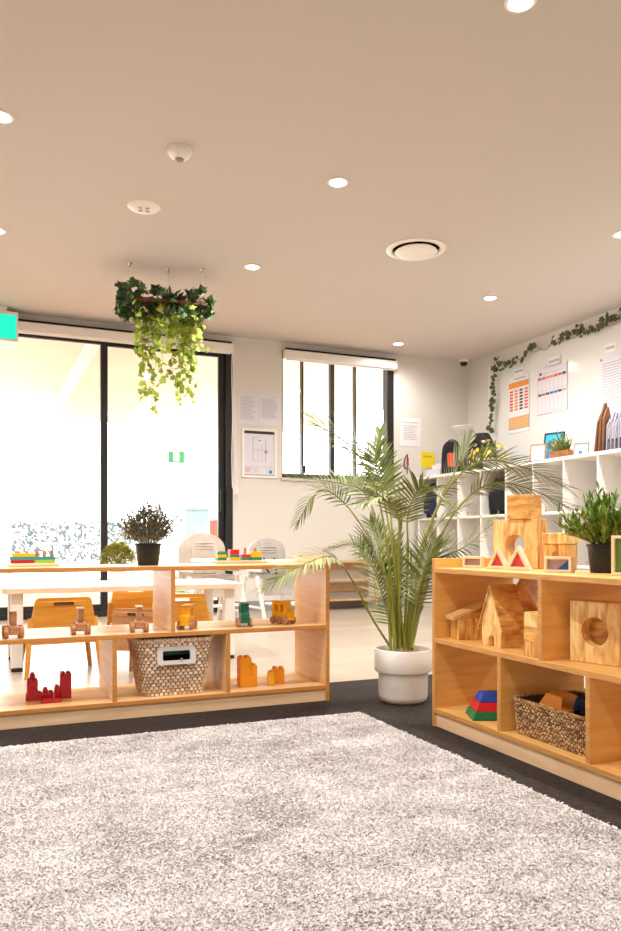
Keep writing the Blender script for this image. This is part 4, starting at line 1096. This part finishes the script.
# ------------------------------------------------------------------ wall papers
def wall_sheet(name, label, cat, c0, c1, side, base, prints, frame=None, th=.003):
    # c0, c1 : opposite corners in room coordinates of the wall (horizontal, z)
    (a0,z1),(a1,z0) = c0,c1; ac, zc = (a0+a1)/2,(z0+z1)/2; w, h = abs(a1-a0), abs(z1-z0)
    if side == 'back': t = thing(name, label, cat, (ac,YB-.0005,zc))
    else: t = thing(name, label, cat, (XR-.0265,ac,zc), R(-90))
    MB().box(-w/2,-th,-h/2,w/2,0,h/2).build('sheet', base, t)
    e = th
    if frame:
        MB().prism([[(-w/2-frame,-h/2-frame),(w/2+frame,-h/2-frame),(w/2+frame,h/2+frame),(-w/2-frame,h/2+frame)],[(-w/2,-h/2),(-w/2,h/2),(w/2,h/2),(w/2,-h/2)]], -.018,0,'y').build('frame', CREAMW, t, bevel=.003)
    byc = {}
    for mat_,x0,y0,x1,y1 in prints: byc.setdefault(mat_.name,[mat_,MB()])[1].box(-w/2+x0*w,-e-.0012,h/2-y1*h,-w/2+x1*w,-e-.0002,h/2-y0*h)
    for nm,(mat_,mb) in byc.items():
        o = mb.build('print', mat_, t)
    return t
def lines(mat_, x0, y0, x1, y1, n, fill=.35, rag=.3):
    out = []
    for k in range(n):
        y = y0+(y1-y0)*k/n; out.append((mat_,x0,y,x1-(x1-x0)*U(0,rag),y+(y1-y0)/n*fill))
    return out
def bk(x, y): q = on_y(x,y,YB); return (q.x,q.z)
def rt(x, y): q = on_x(x,y,XR-.025); return (q.y,q.z)
wall_sheet('notice_sheet', 'pale notice page pinned beside the black door frame', 'notice', bk(238,394), bk(258,425.5), 'back', PAPERL, lines(INK,.12,.1,.9,.85,16)+[(INK,.3,.05,.85,.065)])
wall_sheet('notice_sheet', 'pale notice page pinned beside the window, above plan', 'notice', bk(259,394), bk(280.5,426), 'back', PAPERL, lines(INK,.1,.14,.9,.8,18)+[(INK,.55,.06,.9,.075)])
wall_sheet('evacuation_plan', 'white framed floor plan on wall below the paper notices', 'framed plan', bk(243.8,430.5), bk(274.2,476), 'back', PAPERL,
    [(INKD,.0,.0,1,.06),(PAPERL,.15,.022,.85,.04),(INK,.28,.14,.30,.68),(INK,.70,.18,.72,.68),(INK,.28,.14,.5,.15),(INK,.28,.67,.72,.68),(INK,.45,.42,.46,.68),(INK,.58,.3,.59,.68),(INK,.28,.42,.72,.43),(INKD,.66,.44,.78,.455),(INKD,.68,.47,.76,.49),
     (INKD,.47,.2,.56,.215),(INK,.0,.79,1,.797),(INK,.28,.8,.284,.98),(INK,.54,.8,.544,.98),(INK,.74,.8,.744,.98),(BLUEP,.82,.88,.92,.95),(INKD,.0,.985,1,1)]+lines(PINKP,.03,.83,.25,.95,5)+lines(INK,.31,.82,.5,.95,5)+lines(INK,.78,.815,.95,.86,2), frame=.025, th=.006)
wall_sheet('notice_sheet', 'white notice page on wall between window and lockers', 'notice', bk(400,417), bk(420.5,447), 'back', PAPER, [(INK,.12,.16,.9,.19)]+lines(INK,.15,.27,.9,.8,9))
wb0, wb1 = rt(489,360)[0], 3.0
t = thing('whiteboard', 'large glossy white board on the wall above the lockers', 'whiteboard', (XR,0,0))
MB().box(-.022,wb1,1.40,-.002,wb0,2.545).build('board', WBOARD, t)
mb = MB(); mb.box(-.0245,wb1,1.388,-.0005,wb0+.012,1.3998); mb.box(-.0245,wb1,2.5452,-.0005,wb0+.012,2.557); mb.box(-.0245,wb0+.0002,1.40,-.0005,wb0+.012,2.545)
mb.build('edge_frame', CREAMW, t)
pr = [(ORNG,.02,.10,.98,.20)]
for r_ in range(7):
    for c_ in range(4): pr.append(([PINKP,INKD,ORNG][(r_*3+c_*2)%3],.06+c_*.24,.24+r_*.055,.22+c_*.24,.275+r_*.055))
pr += [(ORNG,.02,.72,.98,.735),(ORNL,.02,.735,.98,.94)]
for c_ in range(6): pr.append((ORNG,.02+c_*.19,.735,.03+c_*.19,.94))
for r_ in range(4): pr.append((ORNG,.02,.77+r_*.05,.98,.777+r_*.05))
wall_sheet('schedule_poster', 'poster of orange grids stuck on board near the garland', 'poster', rt(509,379), rt(529.5,430), 'right', PAPER, pr+[(INK,.3,.03,.85,.055)])
pr = [(INKD,.08,.10,.16,.15),(INK,.2,.13,.85,.142)]
for c_ in range(7): pr += [([PINKP,PINKP,ORNG,ORNG,PINKP,PINKP,INKD][c_],.04+c_*.135,.2,.15+c_*.135,.255),([INKD,PINKP,INKD,BLUEP,BLUEP,INKD,INK][c_],.04+c_*.135,.55,.15+c_*.135,.60),(INK,.03+c_*.135,.2,.034+c_*.135,.95)]
wall_sheet('planner_poster', 'white planner poster with two coloured rows on board', 'poster', rt(537.5,370), rt(567.5,409), 'right', PAPERL, pr+[(INK,.02,.5,.98,.506),(INK,.02,.95,.98,.955)])
wall_sheet('policy_poster', 'pale text poster on board above the folders', 'poster', rt(600,358), rt(628,412), 'right', PAPERL, lines(INK,.1,.12,.92,.9,18)+[(PINKP,.03,.03,.1,.07)])
wall_sheet('title_strip', 'small white title strip above the pale text poster', 'notice', rt(605,345), rt(616,351), 'right', PAPER, [(INK,.1,.35,.9,.6)])
wall_sheet('title_strip', 'small white title strip above the planner poster', 'notice', rt(548,358.5), rt(561,363.5), 'right', PAPER, [(INK,.1,.35,.9,.6)])
wall_sheet('title_strip', 'small white title strip above the orange grid poster', 'notice', rt(514,369), rt(524,374), 'right', PAPER, [(INK,.1,.35,.9,.6)])

# ------------------------------------------------------------------ light, camera
wd = bpy.data.worlds.new('overcast sky'); S.world = wd; wd.use_nodes = True
bg = wd.node_tree.nodes['Background']; bg.inputs[0].default_value = (1,.988,.965,1); bg.inputs[1].default_value = 5.0
cd = bpy.data.cameras.new('camera'); co = bpy.data.objects.new('camera', cd); COL.objects.link(co)
co.location = (0,0,CAMZ); co.rotation_euler = (R(90),0,-YAW)
cd.sensor_fit = 'HORIZONTAL'; cd.sensor_width = 36; cd.lens = 36*F/621; cd.shift_y = (HY-465.5)/621; cd.clip_start = .05
S.camera = co
S.view_settings.view_transform = 'Standard'; S.view_settings.look = 'None'; S.view_settings.gamma = 1; S.view_settings.use_curve_mapping = False
S.view_settings.exposure = 0.66
S.cycles.use_denoising = True; S.cycles.max_bounces = 8; S.cycles.diffuse_bounces = 5; S.cycles.transparent_max_bounces = 12; S.cycles.sample_clamp_indirect = 6
